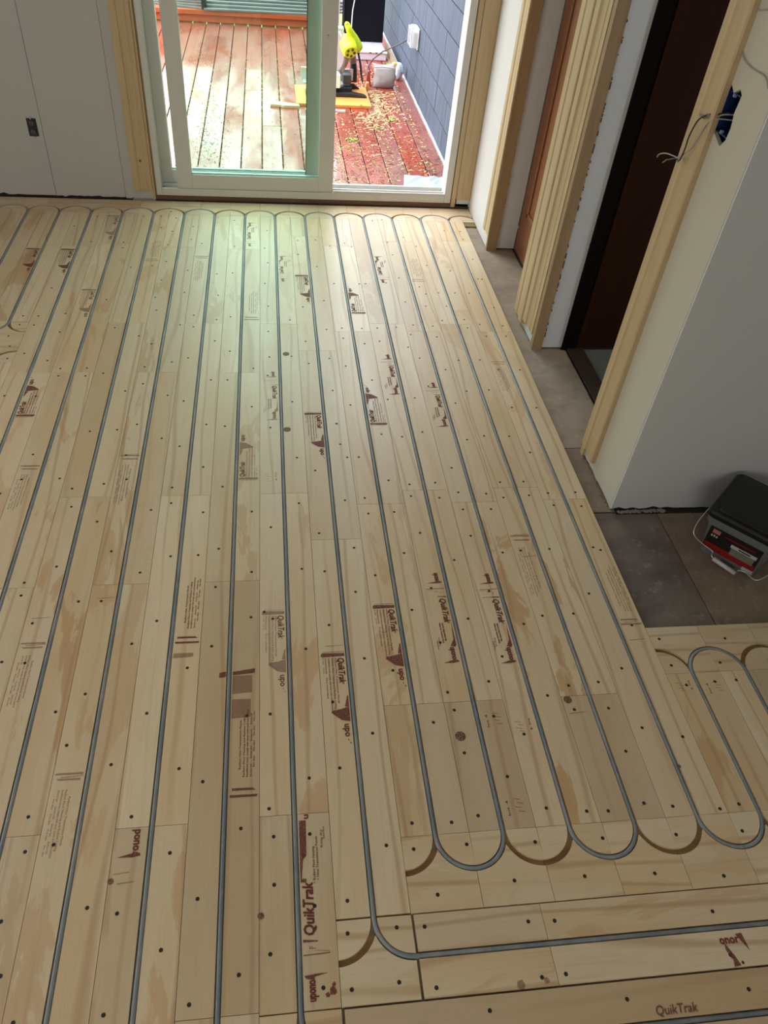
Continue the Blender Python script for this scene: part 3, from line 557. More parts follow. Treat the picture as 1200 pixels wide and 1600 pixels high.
# red-brown closed door (door_2)
d = MB().box(15.86, 16.05, -6.3, -2.12, SB+.06, 11.6).build('door_2', DOORW); tag(d, 'closed red-brown wooden panel door in the far doorway', kind='structure')
def panel_frame(par, x, y0, y1, z0, z1, m):
    for a in ((y0,y1,z0,z0+.16),(y0,y1,z1-.16,z1),(y0,y0+.16,z0,z1),(y1-.16,y1,z0,z1)):
        MB().box(x-.05, x+.01, *a).build('panel_moulding', m, par, bevel=.03)
    MB().box(x-.035, x+.01, y0+.32, y1-.32, z0+.32, z1-.32).build('raised_panel', m, par, bevel=.05)
panel_frame(d, 15.86, -3.95, -2.72, 1.3, 9.2, DOORW); panel_frame(d, 15.86, -5.7, -4.45, 1.3, 9.2, DOORW)
MB().box(15.845, 15.865, -6.3, -2.1, SB, SB+.06).build('bottom_gap', DARKGAP, d)
# dark open door (door_3)
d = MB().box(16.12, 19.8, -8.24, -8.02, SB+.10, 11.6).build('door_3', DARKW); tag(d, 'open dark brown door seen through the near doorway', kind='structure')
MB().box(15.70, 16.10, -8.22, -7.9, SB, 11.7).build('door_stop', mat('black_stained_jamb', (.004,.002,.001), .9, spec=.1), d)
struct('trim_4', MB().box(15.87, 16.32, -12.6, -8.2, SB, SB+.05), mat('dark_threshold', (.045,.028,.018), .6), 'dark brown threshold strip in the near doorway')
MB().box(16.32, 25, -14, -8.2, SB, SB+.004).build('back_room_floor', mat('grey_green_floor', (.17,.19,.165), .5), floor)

# ================================================================ patio door (door_1)
FY = NY+.02; FB = .16
df = MB()
df.box(4.02, 4.20, FY, FY+.75, .16, 11.75).box(14.0, 14.24, FY, FY+.75, .16, 11.75).box(4.2, 14.0, FY, FY+.75, 11.5, 11.75)
df.box(4.2, 14.0, FY, FY+.10, .16, .40).box(4.2, 14.0, FY+.10, FY+.75, .16, .30).box(4.2, 14.0, FY+.30, FY+.36, .30, .44).box(4.2,14.0,FY+.64,FY+.75,.30,.46)
door = df.build('door_1', VINYL, bevel=.015); tag(door, 'white vinyl sliding patio door, right half open to the wet deck', kind='structure')
GL = bpy.data.materials.new('green_tinted_glass'); GL.use_nodes = True; t = GL.node_tree; t.nodes.clear()
o_ = t.nodes.new('ShaderNodeOutputMaterial'); tr = t.nodes.new('ShaderNodeBsdfTransparent'); gl = t.nodes.new('ShaderNodeBsdfGlossy'); mx = t.nodes.new('ShaderNodeMixShader')
tr.inputs[0].default_value = (.86,.955,.90,1); gl.inputs['Roughness'].default_value = .02; mx.inputs[0].default_value = .045
t.links.new(tr.outputs[0], mx.inputs[1]); t.links.new(gl.outputs[0], mx.inputs[2]); t.links.new(mx.outputs[0], o_.inputs[0])
EDGE = mat('green_glass_spacer', (.36,.62,.58), .25)
def sash(name, x0, x1, y0, y1, st, rb, m=VINYL, z0=.40, st2=None):
    st2 = st2 or st
    s_ = MB().box(x0, x0+st, y0, y1, z0, 11.5).box(x1-st2, x1, y0, y1, z0, 11.5).box(x0+st, x1-st2, y0, y1, z0, z0+rb).box(x0+st, x1-st2, y0, y1, 11.0, 11.5).build(name, m, door, bevel=.012)
    MB().box(x0+st, x1-st2, (y0+y1)/2-.03, (y0+y1)/2+.03, z0+rb, 11.0).build('glass_pane', GL, s_)
    g = MB().box(x0+st, x1-st2, (y0+y1)/2-.05, (y0+y1)/2+.05, z0+rb-.01, z0+rb+.05).build('glass_spacer', EDGE, s_)
    return s_
sl = sash('sliding_sash', 4.74, 10.02, FY+.05, FY+.28, .50, .46, VINYL)
fx = sash('fixed_sash', 4.20, 9.55, FY+.40, FY+.62, .36, .42, VINYL, .46, .46)
MB().box(9.08, 9.1, FY+.38, FY+.40, .5, 11).build('weather_strip', BLACKP, fx)
MB().lathe([(.035,0),(.035,-.03),(.02,-.04)], (9.72, FY+.05, 5.13), 'Y', 10).build('latch_screw', STEEL, sl)
MB().box(4.2, 4.74, FY+.12, FY+.28, .30, .34).build('track_end', VSHADE, door)
MB().box(10.03, 14.0, FY+.02, FY+.06, .40, .47).build('threshold_lip', VINYL, door)
# old wood sill under the door, exposed edge
sw = MB().box(3.98, 14.9, NY+.0, NY+.3, SB, .155).build('trim_5', SILLW); tag(sw, 'dark weathered wood edge under the white door frame', kind='structure')
MB().box(3.98, 14.9, NY-.05, NY+.02, SB, .03).build('dark_shim', DARKGAP, sw)
struct('trim_6', MB().box(3.98, 14.3, FY+.75, NY+1.2, -.55, .20), VINYL, 'white outer sill step below the patio door')
# casings beside the door
o = casing(MB(), 0, 0, .60, .33, 12.2, .10)
o.v = [(y+3.29, NY-(-x) if False else NY+x, z) for x, y, z in o.v]; o = o.build('trim_7', PINE); tag(o, 'pine casing board left of the patio door', kind='structure')
MB().box(3.88, 3.975, NY-.03, FY+.4, .03, 12).build('jamb_extension', PINE, o); MB().box(3.985, 4.02, NY+.01, FY+.4, .10, 12).build('reveal_gap', JAMB, o)
MB().lathe([(.045,0),(.03,-.004)], (3.62, NY-.062, 1.3), 'Y', 10).build('knot', KN, o)
o = casing(MB(), 0, 0, .50, .33, 12.2, .10); o.v = [(14.93-y, NY+x, z) for x, y, z in o.v]; o = o.build('trim_8', PINE); tag(o, 'pine casing board between the patio door and the corner', kind='structure')
MB().box(14.26, 14.40, NY-.03, FY+.4, .05, 12).build('jamb_extension', PINE, o); MB().box(14.42, 14.45, NY-.02, NY+.02, .05, .34).build('reveal_gap', DARKGAP, o)

# ---------------------------------------------------------------- outlet on the left wall
ot = empty('wall_outlet', (.42, NY, 2.20)); tag(ot, 'black uncovered duplex outlet in the white left wall', 'outlet')
part(MB().box(.27, .57, NY-.012, NY+.02, 1.93, 2.47), 'outlet_box', BLACKP, ot, bevel=.02)
for z in (2.07, 2.33):
    part(MB().lathe([(.085,-.045),(.085,-.01)], (.42, NY, z), 'Y', 14), 'receptacle_face', mat('grey_socket', (.05,.05,.055), .4), ot)
    part(MB().box(.375,.385, NY-.052, NY-.04, z-.03, z+.03).box(.45,.46,NY-.052,NY-.04,z-.03,z+.03), 'slots', mat('slot_grey', (.16,.16,.16), .6), ot)
for z in (1.90, 2.45): part(MB().box(.40, .44, NY-.05, NY-.01, z, z+.05), 'mounting_ear', STEEL, ot)
# ---------------------------------------------------------------- blue electrical box with wires
eb = empty('electrical_box', (EX+.1, -13.47, 7.45)); tag(eb, 'open blue plastic electrical box with loose wires cut into the right wall', 'electrical box')
BLUE = mat('blue_plastic', (.008,.035,.15), .45)
b = MB(); x0, x1 = EX+.03, EX+.55
b.box(x1-.03, x1, -13.70, -13.24, 7.16, 7.76).box(x0, x1, -13.70, -13.68, 7.16, 7.76).box(x0, x1, -13.26, -13.24, 7.16, 7.76).box(x0, x1, -13.68, -13.26, 7.16, 7.18).box(x0, x1, -13.68, -13.26, 7.74, 7.76)
part(b, 'box_shell', BLUE, eb)
part(MB().box(x0+.02, x1-.05, -13.5, -13.40, 7.44, 7.47), 'divider_rib', BLUE, eb)
PT = mat('pale_tab', (.25,.3,.36), .4)
for z in (7.70, 7.17): part(MB().box(x0-.01, x0+.03, -13.49, -13.44, z, z+.05), 'screw_tab', PT, eb)
WB = mat('black_wire', (.01,.008,.006), .5); WW = mat('white_wire', (.30,.27,.24), .5); CU = mat('copper', (.45,.2,.1), .35, 1)
part(MB().wire([(EX+.3,-13.5,7.5),(EX-.02,-13.34,7.42),(EX-.12,-13.20,7.36),(EX-.2,-13.08,7.25),(EX-.22,-13.0,7.0),(EX-.2,-12.96,6.78),(EX-.24,-13.0,6.62),(EX-.22,-12.9,6.54),(EX-.2,-12.80,6.56),(EX-.2,-12.65,6.49),(EX-.22,-12.5,6.42)], .013, 6), 'black_lead', WB, eb, smooth=True)
part(MB().tube([(EX-.2,-12.5,6.43),(EX-.2,-12.36,6.33)], .008, 6), 'bare_end', CU, eb)
part(MB().wire([(EX+.3,-13.6,7.47),(EX+.0,-13.5,7.46),(EX-.06,-13.36,7.38),(EX-.12,-13.24,7.24),(EX-.14,-13.15,7.0),(EX-.16,-13.1,6.82),(EX-.2,-13.0,6.70),(EX-.22,-12.9,6.60),(EX-.22,-12.7,6.56),(EX-.22,-12.4,6.50),(EX-.24,-12.22,6.42),(EX-.24,-12.18,6.36)], .011, 6), 'white_lead', WW, eb, smooth=True)
part(MB().wire([(EX+.25,-13.62,7.40),(EX-.05,-13.42,7.37),(EX-.10,-13.30,7.30),(EX-.10,-13.27,7.12),(EX-.04,-13.33,7.02)], .010, 6), 'white_lead', WW, eb, smooth=True)
part(MB().tube([(EX-.1,-13.22,7.36),(EX-.14,-13.1,7.30),(EX-.15,-12.98,7.30)], [.035,.03,.02], 7), 'cable_sheath', mat('taped_sheath', (.22,.20,.15), .8), eb, smooth=True)
# small hole and loose cable near it
cb = MB().wire([(EX-.02,-14.35,8.05),(EX-.03,-14.17,8.16),(EX-.04,-13.75,8.17),(EX-.03,-13.40,8.24),(EX-.02,-13.16,8.42),(EX-.02,-13.12,8.62),(EX-.02,-13.24,8.80),(EX-.03,-13.45,8.83),(EX-.02,-13.7,8.95),(EX-.02,-13.8,9.4)], .010, 6).build('thin_cable', mat('pale_cable', (.36,.34,.30), .5), smooth=True)
tag(cb, 'thin pale cable looping down the cream wall at the upper right corner', 'cable')
MB().box(EX-.002, EX+.01, -13.33, -13.28, 7.86, 7.95).build('nail_hole', DARKGAP, we)
# ---------------------------------------------------------------- bucket
bk = empty('lidded_bucket', (17.0, -15.7, SB)); tag(bk, 'rectangular grey translucent bucket with black lid and red-black label, on the brown floor', 'bucket')
a0 = Vector((16.41, -15.76)); a1 = Vector((17.19, -16.60)); ex = (a1-a0).normalized(); ey = Vector((-ex.y, ex.x)); wd = (a1-a0).length+.02; dp = 1.30
def rr_ring(off, z, n=5, rad=.14):
    pts = []; x0_, x1_, y0_, y1_ = -off, wd+off, -off, dp+off
    for cx, cy, a in ((x1_-rad, y1_-rad, 0), (x0_+rad, y1_-rad, PI/2), (x0_+rad, y0_+rad, PI), (x1_-rad, y0_+rad, 1.5*PI)):
        for i in range(n+1):
            t_ = a+PI/2*i/n; p = a0+ex*(cx+rad*math.cos(t_))+ey*(cy+rad*math.sin(t_)); pts.append((p.x, p.y, z))
    return pts
def loft(rings, mb=None, caps=True):
    mb = mb or MB(); n = len(rings[0]); vs = [v for r_ in rings for v in r_]; fs = []
    for i in range(len(rings)-1):
        for k in range(n): fs.append((i*n+k, i*n+(k+1)%n, (i+1)*n+(k+1)%n, (i+1)*n+k))
    if caps: fs += [tuple(range(n-1,-1,-1)), tuple((len(rings)-1)*n+k for k in range(n))]
    return mb.add(vs, fs)
BH = .95
TUBP = mat('grey_translucent_plastic', (.12,.13,.135), .35)
part(loft([rr_ring(0, SB+.005), rr_ring(.07, BH*.8), rr_ring(.08, BH*.82), rr_ring(.12, BH*.82), rr_ring(.13, BH)]), 'tub', TUBP, bk)
part(loft([rr_ring(.15, BH-.02), rr_ring(.16, BH+.08), rr_ring(.13, BH+.12), rr_ring(.04, BH+.12), rr_ring(.03, BH+.16), rr_ring(-.10, BH+.17)]), 'lid', mat('black_lid', (.006,.006,.007), .42), bk)
def front(u0, u1, z0, z1, off=.012, skew=0):
    def P(u, z): s_ = .07*(z-SB)/(BH*.8-SB)+off; p = a0+ex*u-ey*s_; return (p.x, p.y, z)
    vs = [P(u0,z0), P(u1,z0+skew), P(u1,z1+skew), P(u0,z1)]; q_ = [(v[0]+ey.x*.01, v[1]+ey.y*.01, v[2]) for v in vs]
    return MB().add(vs+q_, [(0,1,2,3),(7,6,5,4),(0,4,5,1),(1,5,6,2),(2,6,7,3),(3,7,4,0)])
part(front(.03, wd-.08, .10, .70), 'label', mat('black_label', (.010,.006,.006), .4), bk)
part(front(.04, wd-.09, .10, .27, .016), 'red_band', mat('red_label', (.22,.008,.006), .4), bk)
part(front(.10, .25, .56, .66, .02), 'badge', mat('pink_badge', (.38,.14,.13), .5), bk)
part(front(.55, 1.02, .24, .42, .02), 'pale_picture', mat('olive_picture', (.15,.15,.11), .5), bk); part(front(.52, 1.04, .42, .50, .02), 'white_strip', mat('white_label', (.42,.40,.41), .5), bk); part(front(.68,.92,.445,.475,.024), 'strip_text', BLACKP, bk)
part(front(.35, .95, .575, .615, .02), 'red_text', mat('dim_red', (.12,.006,.006), .5), bk)
for i, (u, z) in enumerate(((.10,.46),(.15,.465),(.20,.46))): part(front(u, u+.03, z, z+.05, .02), 'white_figure', mat('white_fig', (.4,.4,.4), .5), bk)
part(front(.88, 1.10, .03, .12, .02), 'barcode_sticker', mat('sticker', (.42,.44,.47), .5), bk)
def bp(u, v, z): p = a0+ex*u+ey*v; return (p.x, p.y, z)
part(MB().wire([bp(-.14,.5,BH-.02), bp(-.2,.3,.75), bp(-.24,.05,.5), bp(-.18,-.12,.33), bp(.05,-.16,.25), bp(.28,-.16,.20), bp(.30,-.18,.12), bp(.36,-.19,.07)], .014, 6), 'wire_bail', STEEL, bk, smooth=True)
part(MB().tube([bp(.36,-.19,.07), bp(.85,-.22,.03)], .045, 9), 'grip', mat('white_grip', (.5,.5,.5), .5), bk, smooth=True)
part(MB().wire([bp(.85,-.22,.03), bp(.88,-.22,.14), bp(1.0,-.2,.16), bp(1.25,-.2,.14), bp(1.4,.1,.4), bp(1.36,.5,BH-.02)], .014, 6), 'wire_bail', STEEL, bk, smooth=True)
# ================================================================ outdoors
DZ = -.60
def wetdeck():
    m = mat('wet_red_deck', (.33,.055,.03), .3); t = NT(m); v = t.coords((1,.10,1)); u = t.coords((1,1,1), False)
    c = t.mix(t.ramp(t.noise(v, 30, 4, .6), [(.35,0),(.7,1)]), (.36,.060,.030), (.24,.035,.025))
    # worn stain with moss-grey patches
    worn = t.ramp(t.noise(t.coords((1,.35,1), False), 2.6, 6, .65), [(.55,0),(.66,.55)])
    c = t.mix(t.mul(worn, t.ramp(t.noise(u, 120, 2), [(.45,0),(.55,1)])), c, (.20,.19,.13))
    oi = t.new('ShaderNodeObjectInfo'); sp = t.new('ShaderNodeSeparateColor'); t.link(oi.outputs['Color'], sp.inputs[0])
    c = t.mix(sp.outputs[2], c, (.20,.10,.09))
    t.color(c); wet = t.ramp(t.noise(t.coords((1,.3,1), False), 3.0, 4, .6), [(.38,.10),(.62,.42)]); t.rough(wet)
    n1 = t.noise(t.coords((1,.3,1), False), 45, 4, .6); t.bump(n1, .45, .002)
    pud = t.ramp(t.noise(t.coords((1,.28,1)), 2.3, 6, .62, .3), [(.40,0),(.56,1)]); t.link(t.mul(pud, .5), t.b.inputs['Coat Weight']); t.b.inputs['Coat Roughness'].default_value = .07; t.link(t.ramp(t.noise(t.coords((1,.28,1)), 2.3, 6, .62, .3), [(.40,.12),(.56,.5)]), t.b.inputs['Specular IOR Level'])
    return m
DECK = wetdeck()
deck = MB().box(-14, 15.3, 2.2, 30.2, DZ-.5, DZ-.16).build('deck_frame', DARKGAP); tag(deck, 'red-stained wet plank deck outside the patio door', kind='structure')
bw = .845; r = random.Random(4)
for i in range(-24, 10):
    x0 = 6.72+i*bw if i < 10 else 0
    x0 = 6.72+i*bw
    if x0+bw > 15.3: continue
    cuts = [2.2, 30.1]
    if i in (1,): cuts = [2.2, 11.1, 30.1]
    elif i % 3 == 0: cuts = [2.2, r.uniform(12, 22), 30.1]
    for a, b in zip(cuts[:-1], cuts[1:]):
        o = MB().box(x0+.02, x0+bw-.02, a+.01, b-.01, DZ-.16, DZ).build('deck_board', DECK, deck, bevel=.012, seg=1); o.color = (1,1,r.choice((0,.1,.25,.45)),1)
# litter: pine needles and sawdust in the joints and the right side
def litter(name, n, fn, cols, size, label, cat, seed=1, parent=None):
    r = random.Random(seed); mb = MB(); 
    for i in range(n):
        x, y = fn(r)
        if (9.1 < x < 12.95 and 13.7 < y < 17.3) or (13.0 < x < 14.6 and 17.2 < y < 18.6) or (13.0 < x < 15.25 and y < 5.7) or y > 22.8: continue
        s_ = r.uniform(*size); a = r.uniform(0, PI); l = s_*r.uniform(1, 2.4)
        dx, dy = math.cos(a)*l, math.sin(a)*l; px, py = -math.sin(a)*s_*.45, math.cos(a)*s_*.45; z = DZ+.004+r.random()*.015
        mb.add([(x-dx-px, y-dy-py, z), (x+dx-px, y+dy-py, z), (x+dx+px, y+dy+py, z+.012), (x-dx+px, y-dy+py, z+.012)], [(0,1,2,3)])
    o = mb.build(name, cols[0], fix=False)
    for c in cols[1:]: o.data.materials.append(c)
    if len(cols) > 1:
        for p in o.data.polygons: p.material_index = r.randrange(len(cols))
    tag(o, label, cat, kind='stuff'); return o
SAWD = mat('pale_sawdust', (.72,.52,.28), .9); SAWD2 = mat('tan_sawdust', (.55,.36,.17), .9); LEAFY = mat('yellow_green_bits', (.38,.45,.08), .7); BARKY = mat('dark_needles', (.10,.06,.03), .8); LG = mat('bright_leaf', (.20,.48,.03), .5)
def fn1(r):
    if r.random() < .62:
        x = min(r.gauss(13.1, .55), 15.1); y = r.gauss(15.2, 2.2)+(x-13)*1.4; return x, y
    x = r.uniform(10.2, 15.2); return min(x, 14.6), r.uniform(4.0, 21)
litter('sawdust', 3600, fn1, [SAWD, SAWD, SAWD2], (.014,.05), 'pale sawdust scattered over the deck right of the saw', 'sawdust', 2)
litter('pine_needles', 2400, lambda r: (r.uniform(10, 15.2), 4+abs(r.gauss(0, 5))), [BARKY, LEAFY, SAWD2, LG], (.010,.03), 'needles and leaf bits lying on the wet deck by the open door', 'leaf litter', 3)
def fn3(r):
    if r.random() < .55: i = r.randrange(-3, 5); return 6.72+i*bw+r.gauss(0, .02), r.uniform(4, 30)
    if r.random() < .5: return r.gauss(5.3, .5), r.gauss(9, 3)
    return r.uniform(3.5, 10), r.uniform(4, 30)
litter('moss_and_needles', 2600, fn3, [LEAFY, SAWD2, BARKY, SAWD], (.008,.028), 'yellowish needles caught in the deck joints behind the glass', 'leaf litter', 4)
def leafclump(x, y, n, s_, label, seed, z=DZ):
    r = random.Random(seed); rt = empty('fallen_leaves', (x, y, z)); tag(rt, label, 'leaves')
    for i in range(n):
        a = r.uniform(0, 2*PI); d = r.uniform(0, s_); cx, cy = x+d*math.cos(a), y+d*math.sin(a)*.8; l = s_*r.uniform(.16,.30); b = r.uniform(0, 2*PI)
        pts = [(cx+math.cos(b+t_)*l*q_, cy+math.sin(b+t_)*l*q_, z+.02+h) for t_, q_, h in ((0,1,.01),(.6,.7,.05),(2.3,.75,.03),(PI,1,.0),(-2.3,.75,.04),(-.6,.7,.02))]
        part(MB().add(pts+[(p[0],p[1],p[2]-.008) for p in pts], [(0,1,2,3,4,5),(11,10,9,8,7,6)]), 'leaf', LG if r.random() < .7 else LEAFY, rt)
leafclump(11.45, 9.6, 12, .30, 'clump of bright green leaves on the deck nearest the open door', 1)
leafclump(13.55, 12.6, 9, .36, 'green leaves lying in the sawdust drift near the blue-grey wall', 2)
leafclump(12.28, 14.05, 6, .13, 'small green leaf on the orange board under the saw', 3, DZ+.13)
leafclump(12.8, 11.2, 6, .2, 'yellow-green leaf bits on the deck between door and sawdust', 4)

# shingle wall ------------------------------------------------------------------------------------
SX = 15.27
sd = MB().box(SX+.03, SX+.4, 1.6, 31, DZ-.1, 14).build('wall_exterior', DARKGAP); tag(sd, 'blue-grey shingle siding wall along the right of the deck', kind='structure')
def shakem():
    m = mat('blue_grey_shake', (.145,.185,.25), .8, spec=.25); t = NT(m); v = t.coords((1,1,.05))
    c = t.mix(t.ramp(t.noise(v, 45, 4, .6), [(.3,0),(.7,1)]), (.05,.068,.10), (.105,.13,.175))
    t.color(c); t.bump(t.noise(v, 120, 3), .5, .002); return m
SHK = shakem(); r = random.Random(12)
for c_ in range(-1, 12):
    z0 = .43+(c_)*1.09; z1 = z0+1.035  # course gaps over black backing put the butt shadow lines into the shape
    if z0 < DZ: z0 = DZ+.02
    y = 1.7+r.uniform(0, .5)
    while y < 30.5:
        wd_ = r.choice((.75,1.0,1.35,1.7)) if c_ < 7 else 3.0
        g_ = r.uniform(.0, .012)
        b = MB().add([(SX-.035-g_,y+.012,z0),(SX-.035-g_,y+wd_-.012,z0),(SX-.025-g_,y+wd_-.012,z1),(SX-.025-g_,y+.012,z1),(SX+.03,y+.012,z0),(SX+.03,y+wd_-.012,z0),(SX+.03,y+wd_-.012,z1),(SX+.03,y+.012,z1)],
            [(0,1,2,3),(7,6,5,4),(0,4,5,1),(1,5,6,2),(2,6,7,3),(3,7,4,0)])
        b.build('shingle', SHK, sd); y += wd_
MB().box(SX-.12, SX-.02, 1.9, 30, DZ, DZ+.06).build('drip_edge', mat('pale_drip_edge', (.5,.52,.55), .5), sd)
# corner post beside far end (brown reflection on the wall is a dark post)
# far end of the deck: bench with a stack of grey boards -------------------------------------------
OR = lumber('orange_red_board', (.50,.085,.025), 0, .45, (.38,.055,.02))
bn = empty('deck_bench', (5, 29.9, DZ)); tag(bn, 'orange-red built-in bench across the far end of the deck', 'bench')
part(MB().box(-4, 12.2, 29.8, 30.0, DZ+.05, -.17), 'apron_board', OR, bn, bevel=.02); part(MB().box(-4, 12.2, 29.62, 29.9, -.14, .12), 'front_rail', OR, bn, bevel=.02)
for i in range(6): part(MB().box(-4, 12.2, 30.0+i*.85, 30.8+i*.85, .0, .12), 'seat_board', OR, bn, bevel=.02)
part(MB().box(-4, 12.2, 35.2, 35.4, DZ, 3.2), 'back_board', OR, bn)
for x in (-2, 2.5, 8.1, 11.6): part(MB().box(x, x+.3, 29.9, 30.1, DZ-.1, .0), 'leg', OR, bn)
def cover(s, pts): pass
GRB = mat('grey_composite', (.33,.31,.33), .9, spec=.1)
gt = NT(GRB); gt.color(gt.mix(gt.ramp(gt.noise(gt.coords((.1,1,1)), 30, 4), [(.4,0),(.7,1)]), (.19,.18,.195), (.12,.11,.12)))
names = ['lowest grey plank of the stack on the bench, its edge overhanging the front', 'second grey plank up in the stack on the bench', 'third grey plank up in the stack on the bench', 'fourth grey plank up in the bench stack', 'topmost grey plank in the bench stack, with a pale oval wet spot']
for i, nm in enumerate(names):
    M_ = Matrix.Translation((4.1, 29.45+i*.42, .13+i*.12)) @ Matrix.Rotation(.035-.012*i, 4, 'Z')
    b = MB().box(0, 8.2+.3*i, 0, .80, 0, .10); b.xf(M_); o = b.build('grey_plank', GRB, bevel=.015); tag(o, nm, 'plank', 'grey planks stacked on the bench')
for j in range(4):
    b = MB().box(0, 8, 0, .80, 0, .10).xf(Matrix.Translation((4.3, 31.4+j*.86, .78)) @ Matrix.Rotation(.01, 4, 'Z')); o = b.build('grey_plank', GRB, bevel=.015)
    tag(o, 'wide grey plank in the top layer on the bench, %s from its front' % ('nearest','second','third','fourth')[j], 'plank', 'grey planks stacked on the bench')
o = MB().lathe([(.55,.885),(.55,.90)], (0,0,0), n=20); o.v = [(x*1.0+6.2, y*.55+31.9, z) for x,y,z in o.v]; o = o.build('paper_plate', mat('pale_oval', (.75,.76,.78), .4)); tag(o, 'pale oval tray lying on the grey planks', 'tray')
o = MB().box(3.95, 4.25, 29.6, 30.2, .13, .9).build('dark_block', BLACKP, bevel=.04); tag(o, 'dark block at the left end of the plank stack', 'block')
for i in range(5):
    o = MB().box(0, 3.2, 0, .16, 0, .09).xf(Matrix.Translation((1.0, 30.4+i*.5, .13)) @ Matrix.Rotation(-.25+.1*i, 4, 'Z')).build('thin_stick', GRB)
    tag(o, 'thin grey stick on the bench left of the planks, %s from the front' % ('first','second','third','fourth','fifth')[i], 'stick', 'grey sticks on the bench')
# post, pole
o = MB().box(11.55, 11.95, 29.1, 29.55, DZ, 8).build('deck_post', OR, bevel=.02); tag(o, 'orange-red deck post beyond the saw', 'post')
o = MB().box(12.0, 12.18, 27.0, 27.18, DZ, 8).build('downpipe', mat('pale_lilac_pipe', (.55,.50,.58), .4), bevel=.02); tag(o, 'pale slim downpipe left of the tall black screen', 'pipe')
# tall black screen, white tray, cable
bs = empty('black_screen', (13.4, 25.4, DZ)); tag(bs, 'tall flat black panel standing on the white tray at the deck end', 'panel')
part(MB().box(12.2, 14.62, 25.3, 25.5, DZ+.42, 7.5), 'panel_sheet', mat('matte_black', (.006,.006,.009), .8, spec=.08), bs, bevel=.02); part(MB().box(12.2, 12.3, 25.24, 25.3, DZ+.42, 7.5), 'edge_strip', BLACKP, bs)
tr_ = empty('white_tray', (13.6, 24.4, DZ)); tag(tr_, 'long white plastic planter tray under the black panel', 'tray')
part(MB().box(12.2, 14.6, 23.0, 25.6, DZ, DZ+.40), 'tray_body', mat('lilac_white_plastic', (.62,.58,.66), .4), tr_, bevel=.05); part(MB().box(12.15, 14.65, 22.95, 23.15, DZ+.36, DZ+.46), 'rim', VINYL, tr_, bevel=.03)
for x in (13.6,13.95,14.2): part(MB().box(x, x+.12, 22.94, 22.96, DZ+.38, DZ+.43), 'rim_slot', BLACKP, tr_)
o = MB().tube([(13.05,25.2,7),(13.0,25.15,3.5),(12.9,25.1,2.2),(12.75,25.0,1.4),(12.68,24.6,.6),(12.7,23.0,.0)], .035, 8).build('hanging_hose', mat('grey_hose', (.45,.44,.44), .5), smooth=True); tag(o, 'grey hose hanging in front of the black panel', 'hose')
b = MB().box(14.70, 15.1, 20.5, 25.0, DZ, DZ+.05).box(14.8,14.9,20.5,25,DZ,DZ+.5).build('leaning_board', mat('weathered_wood', (.26,.19,.13), .8)); tag(b, 'narrow weathered board leaning along the blue-grey wall', 'board')
leafclump(14.6, 22.2, 14, .4, 'green weeds growing between the tray and the wall', 6)
# outdoor plug cover with cord
pc = empty('weather_outlet_cover', (SX-.1, 16.8, 1.9)); tag(pc, 'clear plastic weatherproof outlet cover on the blue-grey wall', 'outlet cover')
CLR = mat('clear_plastic', (.72,.73,.75), .15); CLR.node_tree.nodes['Principled BSDF'].inputs['Alpha'].default_value = .38
part(MB().box(SX-.50, SX-.1, 16.2, 17.3, 1.60, 2.40), 'cover_shell', CLR, pc, bevel=.06); part(MB().box(SX-.12, SX-.06, 16.3, 17.2, 1.5, 2.4), 'back_plate', mat('white_plate', (.7,.7,.7), .4), pc, bevel=.03)
part(MB().box(SX-.46, SX-.2, 16.3, 16.7, 2.38, 2.54), 'hinge', CLR, pc, bevel=.03); part(MB().box(SX-.3, SX-.12, 16.5, 17.0, 1.65, 2.2), 'socket', mat('grey_socket2', (.45,.46,.47), .5), pc, bevel=.03)
o = MB().tube([(SX-.42,17.35,1.75),(14.6,18.2,1.35),(13.9,19.4,.7),(13.5,20.3,.1),(13.3,20.6,-.35),(13.1,19.8,-.5)], .035, 8).build('power_cord', mat('dark_cord', (.07,.06,.07), .5), smooth=True); tag(o, 'dark power cord running from the wall outlet down behind the dust bag', 'cord')

# miter saw ------------------------------------------------------------------------------------------
ms = empty('miter_saw', (11.4, 16, DZ+.13)); tag(ms, 'lime-green and black miter saw standing on the orange board', 'saw')
LIME = mat('lime_plastic', (.62,.80,.02), .35); DG = mat('dark_grey_plastic', (.05,.05,.055), .45); MG = mat('guard_grey', (.24,.21,.20), .35); CAST = mat('cast_aluminium', (.62,.68,.70), .35, .6)
B0 = DZ+.13
part(MB().box(9.9, 12.0, 15.7, 17.0, B0+.14, B0+.36), 'base_casting', BLACKP, ms, bevel=.05)
part(MB().extr([(9.7,B0),(12.75,B0),(12.6,B0+.1),(11.9,B0+.2),(9.7,B0+.2)], 'Y', 15.35, 15.75), 'front_foot', BLACKP, ms, bevel=.04)
part(MB().extr([(9.9,B0),(12.5,B0),(12.2,B0+.2),(9.9,B0+.2)], 'Y', 16.8, 17.1), 'rear_foot', BLACKP, ms, bevel=.04)
part(MB().box(9.6, 11.9, 16.0, 16.85, B0+.36, B0+.44), 'table', CAST, ms, bevel=.02)
part(MB().lathe([(.62,B0+.36),(.62,B0+.46)], (11.0,16.1,0), n=20), 'turntable', CAST, ms)
part(MB().box(9.5, 10.85, 16.55, 16.7, B0+.44, B0+.95).box(11.25, 12.1, 16.55, 16.7, B0+.44, B0+.95), 'fence', CAST, ms, bevel=.02)
part(MB().box(10.95, 11.35, 15.2, 15.9, B0+.44, B0+1.0), 'yellow_label_post', mat('pale_label', (.75,.78,.62), .5), ms, bevel=.02)
part(MB().box(11.55, 11.95, 15.9, 16.5, B0+.44, B0+.85), 'clamp_block', DG, ms, bevel=.04)
